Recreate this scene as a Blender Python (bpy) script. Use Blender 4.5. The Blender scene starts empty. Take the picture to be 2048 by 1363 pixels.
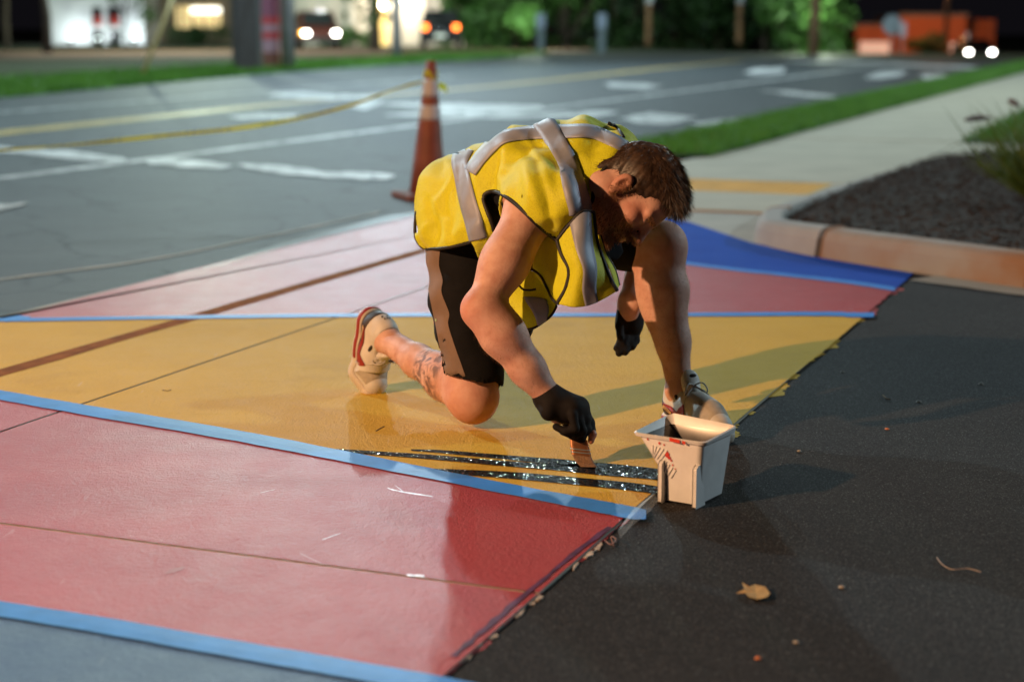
import bpy, bmesh, math, random
import numpy as np
from mathutils import Vector, Matrix
from mathutils.bvhtree import BVHTree

# ---------------------------------------------------------------- camera
SC = bpy.context.scene
COL = SC.collection
H = 1.06; FPX = 3400.0; CX, CY = 1024.0, 681.5
TH = math.atan(631.5 / FPX); ST, CT = math.sin(TH), math.cos(TH)
cam_d = bpy.data.cameras.new('camera'); cam = bpy.data.objects.new('camera', cam_d); COL.objects.link(cam)
cam.location = (0, 0, H); cam.rotation_euler = (math.pi/2 - TH, 0, 0)
cam_d.sensor_width = 36.0; cam_d.lens = FPX/2048*36.0; cam_d.clip_end = 900; cam_d.clip_start = 0.05
cam_d.dof.use_dof = True; cam_d.dof.focus_distance = 4.22; cam_d.dof.aperture_fstop = 2.2
SC.camera = cam
# ---------------------------------------------------------------- night sky
W = bpy.data.worlds.new('World'); SC.world = W; W.use_nodes = True
wn = W.node_tree.nodes; bg = wn['Background']
bg.inputs['Color'].default_value = (0.30, 0.27, 0.36, 1); bg.inputs['Strength'].default_value = 0.014
# ---------------------------------------------------------------- exposure
SC.view_settings.view_transform = 'Standard'; SC.view_settings.look = 'None'
SC.view_settings.exposure = 0.0; SC.view_settings.gamma = 1.0
SC.view_settings.use_curve_mapping = False
# ---------------------------------------------------------------- street lamps, then added fill lamps (all stand outside the frame or above it)
def lamp(name, loc, E, dist_to, color, radius=0.12):
    """point lamp giving irradiance E (normal incidence) at dist_to"""
    d = bpy.data.lights.new(name, 'POINT'); o = bpy.data.objects.new(name, d); COL.objects.link(o)
    r = (Vector(loc) - Vector(dist_to)).length
    d.energy = E*4*math.pi*r*r; d.color = color; d.shadow_soft_size = radius; o.location = loc
    return o
SUBJ = (0.05, 4.3, 0.4)
def around(az, el, r):
    a, e = math.radians(az), math.radians(el)
    return (SUBJ[0]+r*math.cos(e)*math.sin(a), SUBJ[1]+r*math.cos(e)*math.cos(a), SUBJ[2]+r*math.sin(e))
lamp('street_light_ahead', around(-4.5, 14.5, 38), 0.68, SUBJ, (0.70, 0.92, 1.0), 0.25)
lamp('street_light_ahead_near', around(-7, 25, 24), 0.28, SUBJ, (0.72, 0.93, 1.0), 0.18)
lamp('street_light_left', around(-42, 25, 19), 1.3, SUBJ, (0.68, 0.92, 1.0), 0.12)
lamp('parking_lot_light', around(-122, 23, 8.5), 4.2, SUBJ, (1.0, 0.55, 0.27), 0.07)
lamp('street_light_right', around(70, 24, 26), 1.1, SUBJ, (0.72, 0.92, 1.0), 0.2)
lamp('tree_fill_light', (-13, 70, 7), 2.2, (3, 78, 1), (0.80, 1.0, 0.78), 0.25)  # added fill lamp, unseen, brightens the far trees
lamp('verge_fill_light', (13, 24, 9), 0.85, (5, 22, 0), (0.85, 1.0, 0.86), 0.25)  # unseen lamp added to lift the grass and pavement at right

# ---------------------------------------------------------------- helpers
rng = np.random.default_rng(7); random.seed(7)
def P(px, py, D):
    a = (px-CX)/FPX*D; b = -(py-CY)/FPX*D
    return Vector((a, D*CT+b*ST, H-D*ST+b*CT))
def G(px, py, z=0.0):
    return P(px, py, (H-z)/(ST+(py-CY)/FPX*CT))
def project(pts):
    p = np.asarray(pts, float); x = p[:,0]; y = p[:,1]; z = p[:,2]-H
    D = y*CT - z*ST; up = y*ST + z*CT
    return np.stack([CX+FPX*x/D, CY-FPX*up/D, D], 1)
def at_dist(px, py, Y):
    """point on the ray of pixel (px,py) at world distance Y"""
    p = P(px, py, 1.0); d = p - Vector((0,0,H)); return Vector((0,0,H)) + d*(Y/d.y)
AZ = math.radians(21.7)
UU = Vector((math.sin(AZ), math.cos(AZ), 0)); VV = Vector((math.cos(AZ), -math.sin(AZ), 0))
def UV(u, v, z=0.0):
    w = UU*u + VV*v; return Vector((w.x, w.y, z))

def nodes(m):
    m.use_nodes = True; nt = m.node_tree; return nt, nt.nodes, nt.links, nt.nodes['Principled BSDF']
MATS = {}
def mat(name, col, rough=0.6, metal=0.0, var=0.0, scale=20.0, bump=0.0, bscale=200.0, bdist=0.002, coat=0.0, spec=0.5,
        col2=None, trans=0.0, sheen=0.0, rvar=0.0, sss=0.0):
    """procedural material: noise colour variation + noise bump, object coordinates"""
    if name in MATS: return MATS[name]
    m = bpy.data.materials.new(name); nt, N, L, b = nodes(m); MATS[name] = m
    b.inputs['Base Color'].default_value = (*col, 1); b.inputs['Roughness'].default_value = rough
    b.inputs['Metallic'].default_value = metal; b.inputs['Specular IOR Level'].default_value = spec
    if coat: b.inputs['Coat Weight'].default_value = coat; b.inputs['Coat Roughness'].default_value = 0.15
    if trans: b.inputs['Transmission Weight'].default_value = trans
    if sheen: b.inputs['Sheen Weight'].default_value = sheen
    if sss:
        b.inputs['Subsurface Weight'].default_value = sss; b.inputs['Subsurface Radius'].default_value = (0.012, 0.005, 0.003)
        b.inputs['Subsurface Scale'].default_value = 1.0
    tc = N.new('ShaderNodeTexCoord')
    if var or col2 or rvar:
        n = N.new('ShaderNodeTexNoise'); n.inputs['Scale'].default_value = scale; n.inputs['Detail'].default_value = 6
        L.new(tc.outputs['Object'], n.inputs['Vector'])
        if var or col2:
            r = N.new('ShaderNodeValToRGB'); L.new(n.outputs['Fac'], r.inputs['Fac'])
            c2 = col2 if col2 else tuple(min(1, c*(1+var)) for c in col); c1 = col if col2 else tuple(c*(1-var) for c in col)
            r.color_ramp.elements[0].position = 0.32; r.color_ramp.elements[1].position = 0.68
            r.color_ramp.elements[0].color = (*c1, 1); r.color_ramp.elements[1].color = (*c2, 1)
            L.new(r.outputs['Color'], b.inputs['Base Color'])
        if rvar:
            mr = N.new('ShaderNodeMapRange'); mr.inputs['To Min'].default_value = max(0.02, rough-rvar); mr.inputs['To Max'].default_value = min(1, rough+rvar)
            mr.inputs['From Min'].default_value = 0.3; mr.inputs['From Max'].default_value = 0.7
            L.new(n.outputs['Fac'], mr.inputs['Value']); L.new(mr.outputs['Result'], b.inputs['Roughness'])
    if bump:
        n2 = N.new('ShaderNodeTexNoise'); n2.inputs['Scale'].default_value = bscale; n2.inputs['Detail'].default_value = 4
        L.new(tc.outputs['Object'], n2.inputs['Vector'])
        bp = N.new('ShaderNodeBump'); bp.inputs['Strength'].default_value = bump; bp.inputs['Distance'].default_value = bdist
        L.new(n2.outputs['Fac'], bp.inputs['Height']); L.new(bp.outputs['Normal'], b.inputs['Normal'])
    return m
def emit(name, col, strength):
    if name in MATS: return MATS[name]
    m = bpy.data.materials.new(name); nt, N, L, b = nodes(m); MATS[name] = m
    b.inputs['Base Color'].default_value = (*[c*0.8 for c in col], 1)
    b.inputs['Emission Color'].default_value = (*col, 1); b.inputs['Emission Strength'].default_value = strength
    return m

def tag(o, label=None, cat=None, group=None, kind=None):
    if label: o['label'] = label
    if cat: o['category'] = cat
    if group: o['group'] = group
    if kind: o['kind'] = kind
    return o
def link(name, me, m=None, parent=None, smooth=False):
    o = bpy.data.objects.new(name, me); COL.objects.link(o)
    if m is not None and len(me.materials) == 0: me.materials.append(m)
    if parent is not None: o.parent = parent
    if smooth and len(me.polygons): me.polygons.foreach_set('use_smooth', np.ones(len(me.polygons), bool))
    return o
def raw(name, verts, faces, m=None, parent=None, smooth=False):
    me = bpy.data.meshes.new(name); me.from_pydata([tuple(v) for v in verts], [], [tuple(f) for f in faces]); me.update()
    return link(name, me, m, parent, smooth)
def empty(name, loc, rz=0):
    o = bpy.data.objects.new(name, None); COL.objects.link(o); o.location = loc; o.rotation_euler = (0,0,rz)
    o.empty_display_size = 0.1
    return o
def world_parent(ch, root):
    """mesh vertices of ch are in world space; root is an unrotated empty"""
    ch.parent = root; ch.matrix_parent_inverse = Matrix.Translation(root.location).inverted()
    return ch
class MB:
    def __init__(s): s.v = []; s.f = []
    def add(s, v, f):
        k = len(s.v); s.v += [tuple(x) for x in v]; s.f += [tuple(i+k for i in q) for q in f]; return s
    def box(s, c, d, rz=0.0):
        ca, sa = math.cos(rz), math.sin(rz); vs = []
        for x in (-.5,.5):
            for y in (-.5,.5):
                for z in (-.5,.5):
                    X, Y = x*d[0], y*d[1]; vs.append((c[0]+X*ca-Y*sa, c[1]+X*sa+Y*ca, c[2]+z*d[2]))
        return s.add(vs, [(0,1,3,2),(4,6,7,5),(0,4,5,1),(2,3,7,6),(0,2,6,4),(1,5,7,3)])
    def tube(s, pts, rad, n=8, cap=True, flat=None):
        pts = [Vector(p) for p in pts]; m = len(pts)
        rad = rad if isinstance(rad, (list, tuple)) else [rad]*m
        k = len(s.v); up = Vector((0.13,0.2,1)).normalized()
        for i, p in enumerate(pts):
            t = (pts[min(i+1,m-1)]-pts[max(i-1,0)]).normalized()
            a = t.cross(up)
            if a.length < 1e-3: a = t.cross(Vector((1,0,0)))
            a.normalize(); b = a.cross(t)
            for j in range(n):
                w = 2*math.pi*j/n; s.v.append(tuple(p+(a*math.cos(w)+b*math.sin(w))*rad[i]))
        for i in range(m-1):
            for j in range(n):
                s.f.append((k+i*n+j, k+i*n+(j+1)%n, k+(i+1)*n+(j+1)%n, k+(i+1)*n+j))
        if cap:
            s.f.append(tuple(k+j for j in range(n))[::-1]); s.f.append(tuple(k+(m-1)*n+j for j in range(n)))
        return s
    def lathe(s, prof, c, n=24, axis=None):
        k = len(s.v); m = len(prof)
        for r, z in prof:
            for j in range(n):
                w = 2*math.pi*j/n; s.v.append((c[0]+r*math.cos(w), c[1]+r*math.sin(w), c[2]+z))
        for i in range(m-1):
            for j in range(n): s.f.append((k+i*n+j, k+i*n+(j+1)%n, k+(i+1)*n+(j+1)%n, k+(i+1)*n+j))
        s.f.append(tuple(k+j for j in range(n))[::-1]); s.f.append(tuple(k+(m-1)*n+j for j in range(n)))
        return s
    def grid(s, pts):
        k = len(s.v); R, C = len(pts), len(pts[0])
        for r in pts: s.v += [tuple(p) for p in r]
        for i in range(R-1):
            for j in range(C-1): s.f.append((k+i*C+j, k+i*C+j+1, k+(i+1)*C+j+1, k+(i+1)*C+j))
        return s
    def build(s, name, m=None, parent=None, smooth=False): return raw(name, s.v, s.f, m, parent, smooth)
def solid(o, t, off=0.0):
    md = o.modifiers.new('thickness', 'SOLIDIFY'); md.thickness = t; md.offset = off; return o
def bevel(o, w, seg=2):
    md = o.modifiers.new('bevel', 'BEVEL'); md.width = w; md.segments = seg; md.limit_method = 'ANGLE'; return o
def prism(name, poly, z0, z1, m=None, parent=None):
    """closed prism over an XY polygon"""
    bm = bmesh.new(); bot = [bm.verts.new((p[0], p[1], z0)) for p in poly]; top = [bm.verts.new((p[0], p[1], z1)) for p in poly]
    n = len(poly)
    for i in range(n):
        try: bm.faces.new((bot[i], bot[(i+1)%n], top[(i+1)%n], top[i]))
        except ValueError: pass
    for ring in (top, bot[::-1]):
        f = bm.faces.new(ring); bmesh.ops.triangulate(bm, faces=[f])
    bmesh.ops.recalc_face_normals(bm, faces=bm.faces)
    me = bpy.data.meshes.new(name); bm.to_mesh(me); bm.free()
    return link(name, me, m, parent)
def sheet(name, poly, z, m=None, parent=None):
    bm = bmesh.new(); f = bm.faces.new([bm.verts.new((p[0], p[1], z)) for p in poly])
    f.normal_update()
    if f.normal.z < 0: f.normal_flip()
    bmesh.ops.triangulate(bm, faces=[f]); me = bpy.data.meshes.new(name); bm.to_mesh(me); bm.free()
    return link(name, me, m, parent)
def catmull(pts, n):
    """resample a polyline of n-d points smoothly"""
    p = np.array([list(q) for q in pts], float); m = len(p); out = []
    for t in np.linspace(0, m-1, n):
        i = min(int(t), m-2); f = t-i
        a, b, c, d = p[max(i-1,0)], p[i], p[i+1], p[min(i+2,m-1)]
        out.append(0.5*((2*b)+(c-a)*f+(2*a-5*b+4*c-d)*f*f+(3*b-a-3*c+d)*f**3))
    return np.array(out)
def patch(ctrl, nu, nv):
    """bicubic patch through a control grid (rows x cols of n-d points) -> nv x nu points"""
    rows = [catmull(r, nu) for r in ctrl]
    cols = [catmull([r[j] for r in rows], nv) for j in range(nu)]
    return [[cols[j][i] for j in range(nu)] for i in range(nv)]
def clip_poly(poly, u0, u1, v0, v1):
    """Sutherland-Hodgman in road (u,v) coordinates"""
    q = [(Vector((p[0],p[1],0)).dot(UU), Vector((p[0],p[1],0)).dot(VV)) for p in poly]
    for ax, s, lim in ((0,1,u0),(0,-1,-u1),(1,1,v0),(1,-1,-v1)):
        out = []
        for i in range(len(q)):
            a, b = q[i-1], q[i]; ia, ib = s*a[ax] >= lim, s*b[ax] >= lim
            if ia != ib:
                t = (lim-s*a[ax])/(s*b[ax]-s*a[ax]); out.append((a[0]+(b[0]-a[0])*t, a[1]+(b[1]-a[1])*t))
            if ib: out.append(b)
        q = out
        if len(q) < 3: return []
    r = []
    for a in q:
        if not r or abs(a[0]-r[-1][0])+abs(a[1]-r[-1][1]) > 1e-5: r.append(a)
    return [UV(*a) for a in r] if len(r) > 2 else []
# ================================================================ SETTING
def asphalt(name, c1, c2, speck, rough, cracks=False, spec=0.5, bumps=0.6):
    m = bpy.data.materials.new(name); nt, N, L, b = nodes(m); MATS[name] = m
    tc = N.new('ShaderNodeTexCoord')
    n1 = N.new('ShaderNodeTexNoise'); n1.inputs['Scale'].default_value = 1.1; n1.inputs['Detail'].default_value = 8; n1.inputs['Roughness'].default_value = 0.65
    n2 = N.new('ShaderNodeTexNoise'); n2.inputs['Scale'].default_value = 310; n2.inputs['Detail'].default_value = 3
    vo = N.new('ShaderNodeTexVoronoi'); vo.inputs['Scale'].default_value = 330
    for n in (n1, n2, vo): L.new(tc.outputs['Object'], n.inputs['Vector'])
    r = N.new('ShaderNodeValToRGB'); r.color_ramp.elements[0].color = (*c1,1); r.color_ramp.elements[1].color = (*c2,1)
    r.color_ramp.elements[0].position = .3; r.color_ramp.elements[1].position = .7; L.new(n1.outputs['Fac'], r.inputs['Fac'])
    sp = N.new('ShaderNodeValToRGB'); sp.color_ramp.elements[0].position = .57; sp.color_ramp.elements[1].position = .74
    sp.color_ramp.elements[0].color = (0,0,0,1); sp.color_ramp.elements[1].color = (1,1,1,1)
    L.new(n2.outputs['Fac'], sp.inputs['Fac'])
    mx = N.new('ShaderNodeMixRGB'); mx.inputs['Color2'].default_value = (*speck,1)
    L.new(sp.outputs['Color'], mx.inputs['Fac']); L.new(r.outputs['Color'], mx.inputs['Color1'])
    gr = N.new('ShaderNodeTexNoise'); gr.inputs['Scale'].default_value = 260; gr.inputs['Detail'].default_value = 2; L.new(tc.outputs['Object'], gr.inputs['Vector'])
    grr = N.new('ShaderNodeMapRange'); grr.inputs['From Min'].default_value = .35; grr.inputs['From Max'].default_value = .65; grr.inputs['To Min'].default_value = .35; grr.inputs['To Max'].default_value = 1.55; L.new(gr.outputs['Fac'], grr.inputs['Value'])
    gm = N.new('ShaderNodeVectorMath'); gm.operation = 'SCALE'; L.new(mx.outputs['Color'], gm.inputs[0]); L.new(grr.outputs[0], gm.inputs['Scale'])
    out = gm
    hsrc = vo.outputs['Distance']
    if cracks:
        ds = N.new('ShaderNodeTexNoise'); ds.inputs['Scale'].default_value = 3.0; L.new(tc.outputs['Object'], ds.inputs['Vector'])
        am = N.new('ShaderNodeVectorMath'); am.operation = 'MULTIPLY_ADD'; am.inputs[1].default_value = (.35,.35,0)
        L.new(ds.outputs['Color'], am.inputs[0]); L.new(tc.outputs['Object'], am.inputs[2])
        vc = N.new('ShaderNodeTexVoronoi'); vc.feature = 'DISTANCE_TO_EDGE'; vc.inputs['Scale'].default_value = 1.6; L.new(am.outputs[0], vc.inputs['Vector'])
        cr = N.new('ShaderNodeValToRGB'); cr.color_ramp.elements[0].position = .0; cr.color_ramp.elements[1].position = .03
        cr.color_ramp.elements[0].color = (.25,.25,.25,1); cr.color_ramp.elements[1].color = (1,1,1,1); L.new(vc.outputs['Distance'], cr.inputs['Fac'])
        m2 = N.new('ShaderNodeMixRGB'); m2.blend_type = 'MULTIPLY'; m2.inputs['Fac'].default_value = .85
        # cracks only in the worn patches
        cm = N.new('ShaderNodeValToRGB'); cm.color_ramp.elements[0].position = .42; cm.color_ramp.elements[1].position = .52; L.new(n1.outputs['Fac'], cm.inputs['Fac'])
        L.new(cm.outputs['Color'], m2.inputs['Fac'])
        L.new(gm.outputs[0], m2.inputs['Color1']); L.new(cr.outputs['Color'], m2.inputs['Color2']); out = m2
    L.new(out.outputs[0], b.inputs['Base Color']); b.inputs['Roughness'].default_value = rough; b.inputs['Specular IOR Level'].default_value = spec
    bp = N.new('ShaderNodeBump'); bp.inputs['Strength'].default_value = bumps; bp.inputs['Distance'].default_value = .0025
    ad = N.new('ShaderNodeMath'); ad.operation = 'MULTIPLY_ADD'; ad.inputs[1].default_value = .5
    L.new(n2.outputs['Fac'], ad.inputs[0]); L.new(hsrc, ad.inputs[2]); L.new(ad.outputs[0], bp.inputs['Height']); L.new(bp.outputs['Normal'], b.inputs['Normal'])
    return m
M_ROAD = asphalt('old_asphalt', (.038,.046,.050), (.064,.074,.079), (.22,.23,.23), .66, True, .35)
M_DRIVE = asphalt('new_asphalt', (.0135,.0138,.0152), (.024,.0243,.0262), (.15,.15,.155), .85, False, .2, .8)

def paint(name, c, c2, rough, wear, spec=.5):
    """masonry paint rolled on rough concrete: mottled, scuffed, half glossy"""
    m = bpy.data.materials.new(name); nt, N, L, b = nodes(m); MATS[name] = m
    tc = N.new('ShaderNodeTexCoord')
    def noise(s, d=5, r=.6):
        n = N.new('ShaderNodeTexNoise'); n.inputs['Scale'].default_value = s; n.inputs['Detail'].default_value = d; n.inputs['Roughness'].default_value = r
        L.new(tc.outputs['Object'], n.inputs['Vector']); return n
    def ramp(src, p0, p1, a, bb):
        r = N.new('ShaderNodeValToRGB'); r.color_ramp.elements[0].position = p0; r.color_ramp.elements[1].position = p1
        r.color_ramp.elements[0].color = (*a,1); r.color_ramp.elements[1].color = (*bb,1); L.new(src, r.inputs['Fac']); return r
    big = noise(2.2, 7); mid = noise(11, 5); fine = noise(75, 4, .55); pit = noise(210, 2)
    base = ramp(big.outputs['Fac'], .3, .7, c, c2)
    # dirty drag marks and scuffs
    mp = N.new('ShaderNodeMapping'); mp.inputs['Scale'].default_value = (1.2, 7, 1); mp.inputs['Rotation'].default_value = (0,0,.9); L.new(tc.outputs['Object'], mp.inputs['Vector'])
    sc = N.new('ShaderNodeTexNoise'); sc.inputs['Scale'].default_value = 3.2; sc.inputs['Detail'].default_value = 8; sc.inputs['Roughness'].default_value = .7; L.new(mp.outputs[0], sc.inputs['Vector'])
    scr = ramp(sc.outputs['Fac'], .60, .80, (0,0,0), (wear,)*3)
    mx = N.new('ShaderNodeMixRGB'); mx.inputs['Color2'].default_value = (*[x*.72 for x in c],1)
    L.new(scr.outputs['Color'], mx.inputs['Fac']); L.new(base.outputs['Color'], mx.inputs['Color1'])
    pm_ = ramp(pit.outputs['Fac'], .60, .70, (1,1,1), (.62,.60,.60)); m5 = N.new('ShaderNodeMixRGB'); m5.blend_type = 'MULTIPLY'; m5.inputs['Fac'].default_value = 1; L.new(mx.outputs['Color'], m5.inputs['Color1']); L.new(pm_.outputs['Color'], m5.inputs['Color2'])
    mp2 = N.new('ShaderNodeMapping'); mp2.inputs['Scale'].default_value = (26, 3.0, 1); mp2.inputs['Rotation'].default_value = (0,0,-.5); L.new(tc.outputs['Object'], mp2.inputs['Vector'])
    sw_ = N.new('ShaderNodeTexNoise'); sw_.inputs['Scale'].default_value = 2.0; sw_.inputs['Detail'].default_value = 3; L.new(mp2.outputs[0], sw_.inputs['Vector'])
    s2 = ramp(sw_.outputs['Fac'], .70, .76, (0,0,0), (.35,.35,.35)); m6 = N.new('ShaderNodeMixRGB'); m6.inputs['Color2'].default_value = (*[min(1,x*.6+.25) for x in c2],1); L.new(s2.outputs['Color'], m6.inputs['Fac']); L.new(m5.outputs['Color'], m6.inputs['Color1'])
    dk = noise(1.3, 9, .75); dkr = ramp(dk.outputs['Fac'], .52, .72, (0,0,0), (wear*.8,)*3); m7 = N.new('ShaderNodeMixRGB'); m7.blend_type = 'MULTIPLY'; m7.inputs['Color2'].default_value = (.66,.62,.60,1); L.new(dkr.outputs['Color'], m7.inputs['Fac']); L.new(m6.outputs['Color'], m7.inputs['Color1']); L.new(m7.outputs['Color'], b.inputs['Base Color'])
    mr = N.new('ShaderNodeMapRange'); mr.inputs['From Min'].default_value = .3; mr.inputs['From Max'].default_value = .7
    mr.inputs['To Min'].default_value = rough-.03; mr.inputs['To Max'].default_value = rough+.04
    L.new(mid.outputs['Fac'], mr.inputs['Value']); L.new(mr.outputs['Result'], b.inputs['Roughness']); b.inputs['Specular IOR Level'].default_value = spec
    s1 = N.new('ShaderNodeMath'); s1.operation = 'MULTIPLY_ADD'; s1.inputs[1].default_value = .9; L.new(pit.outputs['Fac'], s1.inputs[0]); L.new(fine.outputs['Fac'], s1.inputs[2])
    bp = N.new('ShaderNodeBump'); bp.inputs['Strength'].default_value = .6; bp.inputs['Distance'].default_value = .005
    L.new(s1.outputs[0], bp.inputs['Height']); L.new(bp.outputs['Normal'], b.inputs['Normal'])
    return m
M_RED = paint('red_paint', (.36,.035,.045), (.42,.050,.058), .48, .5)
M_YEL = paint('yellow_paint', (.58,.345,.026), (.64,.39,.036), .70, .6, .22)
M_BLUE = paint('blue_paint', (.004,.055,.40), (.008,.080,.48), .70, .3, .08)
M_BLUE2 = paint('sheen_tinted_blue_paint', (.014,.052,.17), (.045,.095,.20), .50, .5)  # greyer blue for the near field: sheen and pale patches put into its colour
M_CONC = mat('concrete', (.36,.345,.30), .8, var=.12, scale=3, bump=.4, bscale=60, bdist=.003)
M_WALK = mat('sidewalk_concrete', (.42,.39,.31), .85, var=.10, scale=2.2, bump=.4, bscale=40, bdist=.003)
M_JOINT = mat('joint_filler', (.11,.030,.022), .8, var=.4, scale=30, bump=.6, bscale=90)
M_WHITE = mat('road_paint_white', (.50,.51,.50), .62, var=.35, scale=2.5, bump=.5, bscale=120, bdist=.003)
nt, N, L, b = nodes(M_WHITE); wn_ = N.new('ShaderNodeTexNoise'); wn_.inputs['Scale'].default_value = 5.5; wn_.inputs['Detail'].default_value = 8; wn_.inputs['Roughness'].default_value = .72
tcw = N.new('ShaderNodeTexCoord'); L.new(tcw.outputs['Object'], wn_.inputs['Vector']); wr_ = N.new('ShaderNodeValToRGB'); wr_.color_ramp.elements[0].position = .50; wr_.color_ramp.elements[1].position = .60; L.new(wn_.outputs['Fac'], wr_.inputs['Fac'])
wm_ = N.new('ShaderNodeMixRGB'); wm_.inputs['Color2'].default_value = (.085,.09,.095,1); src_ = b.inputs['Base Color'].links[0].from_socket; L.new(src_, wm_.inputs['Color1']); L.new(wr_.outputs['Color'], wm_.inputs['Fac']); L.new(wm_.outputs['Color'], b.inputs['Base Color'])
M_LINEY = mat('road_paint_yellow', (.55,.40,.13), .5, var=.25, scale=3, bump=.5, bscale=120, bdist=.003)
M_SOIL = mat('lawn_soil', (.020,.035,.010), .95, var=.4, scale=6, bump=.6, bscale=30, bdist=.02)
M_LAWN = mat('dark_lawn', (.020,.032,.007), .95, var=.35, scale=.8, bump=.8, bscale=40, bdist=.03)
M_MULCHFAR = mat('far_mulch', (.10,.040,.022), .95, var=.4, scale=2, bump=.6, bscale=20, bdist=.03)

# --- terrain: level here, falling away behind the right end of the street
def ground_z(x, y):
    a = np.clip((np.asarray(x)-6.5)/6, 0, 1); b = np.clip((np.asarray(y)-64)/46, 0, 1)
    return -0.03 - 1.35*a*b*b*(3-2*b)
nx, ny = 70, 80
xs = np.concatenate([np.linspace(-240,-30,12), np.linspace(-26,40,46), np.linspace(50,260,12)]); ys = np.concatenate([np.linspace(-12,20,12), np.linspace(24,130,56), np.linspace(140,420,12)])
mb = MB(); mb.grid([[ (x, y, float(ground_z(x,y))) for x in xs] for y in ys])
g = mb.build('ground', M_LAWN, smooth=True); tag(g, kind='structure')

# --- the street
left = [UV(-14,-11.5), UV(6,-13.4), G(0,195), G(250,172), G(500,150), G(750,132), G(1000,115.5), G(1090,107)]
farr = [G(1200,103), G(1400,105), G(1600,109), G(1800,114), G(1990,121), G(2200,126), G(2500,140)]
right = [UV(45,-4.66), UV(26,-4.66), UV(13,-4.66), UV(9.35,-4.05), UV(0,-4.045), UV(-14,-4.045)]
rd = sheet('road', left+farr+right, 0.0, M_ROAD); tag(rd, kind='structure')
def strip(name, pts, width, z, m, parent, n=None, wob=0.0, ground_dir=None):
    """flat painted band along ground points with given width"""
    p = [Vector((q[0],q[1],0)) for q in pts]
    if n: p = [Vector(q) for q in catmull(p, n)]
    rows = []
    for i, q in enumerate(p):
        t = (p[min(i+1,len(p)-1)]-p[max(i-1,0)]).normalized(); s = Vector((t.y,-t.x,0))
        w = width[i] if isinstance(width,(list,np.ndarray)) else width
        a = w/2*(1+wob*random.uniform(-1,1)); b = w/2*(1+wob*random.uniform(-1,1))
        rows.append([(q.x-s.x*a, q.y-s.y*a, z), (q.x+s.x*b, q.y+s.y*b, z)])
    return MB().grid(rows).build(name, m, parent)
Z1 = .004
strip('lane_line', [UV(u,-7.74) for u in np.linspace(-6,47,40)], .17, Z1, M_WHITE, rd, wob=.06)
strip('lane_line', [UV(-6,-13.2), UV(17,-13.65), UV(24,-14.0), UV(33,-14.4)], .11, Z1, M_WHITE, rd, 20, .1)
for dv in (-.12, .12):
    yl = [G(-300,300), G(0,266.5), G(300,235.5), G(600,204.5), G(1000,171), G(1300,139), G(1480,122)]
    strip('centre_line', [Vector((p.x,p.y,0))+VV*dv for p in yl], .12, Z1+dv*.002, M_LINEY, rd, 40, .08)
strip('edge_seam', [G(-60,572), G(0,560), G(300,520), G(560,468), G(760,425)], .03, Z1, M_CONC, rd, 30, .5)
def roadpoly(pts, z=.008, m=M_WHITE, name='road_marking'):
    q = []
    for i in range(len(pts)):
        a, c_ = pts[i], pts[(i+1)%len(pts)]; n_ = max(2, int(abs(c_[0]-a[0])/14))
        for k in range(n_): q.append((a[0]+(c_[0]-a[0])*k/n_+random.uniform(-2,2), a[1]+(c_[1]-a[1])*k/n_+random.uniform(-.9,.9)))
    return sheet(name, [G(*p) for p in q], z, m, rd)
# broken transverse bar across the street
roadpoly([(-30,291),(60,300),(140,303),(250,319),(258,327),(150,322),(40,309),(-30,303)])
roadpoly([(285,320),(340,317),(420,325),(466,333),(440,339),(370,336),(300,330)])
roadpoly([(470,330),(520,330),(620,339),(646,347),(740,346),(790,352),(775,361),(690,360),(560,349),(500,340)])
roadpoly([(-20,412),(58,408),(-20,428)])
# blurred turn arrows and words ahead
roadpoly([(534,192),(560,186),(600,184),(660,190),(760,194),(740,199),(660,200),(600,199)])
roadpoly([(455,233),(520,229),(600,231),(585,238),(480,240)])
roadpoly([(690,214),(740,202),(770,203),(730,222)])
roadpoly([(745,208),(850,206),(1080,213),(1090,221),(960,229),(880,226),(860,217)])
roadpoly([(760,232),(840,226),(1000,230),(1140,226),(1200,222),(1240,226),(1190,236),(1020,238)])
roadpoly([(1238,238),(1300,226),(1345,231),(1395,236),(1340,250),(1280,249)])
roadpoly([(1380,247),(1440,240),(1505,236),(1498,246),(1420,256)])
roadpoly([(1485,146),(1510,137),(1570,136),(1565,147),(1510,151)])
roadpoly([(1725,156),(1760,143),(1815,143),(1800,152),(1760,159)]); roadpoly([(1840,149),(1890,150),(1908,158),(1850,159)])
roadpoly([(1517,181),(1580,183),(1675,193),(1665,198),(1590,192)]); roadpoly([(1205,167),(1280,167),(1330,174),(1290,179),(1220,175)])
roadpoly([(1560,121),(1700,121),(1960,134),(1940,140),(1760,130),(1600,126)])
gut = prism('gutter', [UV(13.2,-4.66),UV(60,-4.66),UV(60,-4.40),UV(13.2,-4.40)], -.05, .006, M_CONC); tag(gut, kind='structure')

# --- driveway and the painted concrete apron
drv = sheet('driveway', [UV(-8,-1.10),UV(9.3,-1.10),UV(9.3,14),UV(-8,14)], -.002, M_DRIVE); tag(drv, kind='structure')
apr = prism('apron', [UV(-8,-4.05),UV(9.5,-4.05),UV(9.5,-1.10),UV(-8,-1.10)], -.1, .0006, M_JOINT); tag(apr, kind='structure')
VB = [(-4.045,-3.392),(-3.340,-2.878),(-2.868,-1.092)]; UB = [(-8,2.870),(2.880,9.45)]
for v0, v1 in VB:
    for u0, u1 in UB:
        b = prism('concrete_slab', [UV(u0,v0),UV(u1,v0),UV(u1,v1),UV(u0,v1)], -.09, .002, M_CONC, apr)
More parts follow.
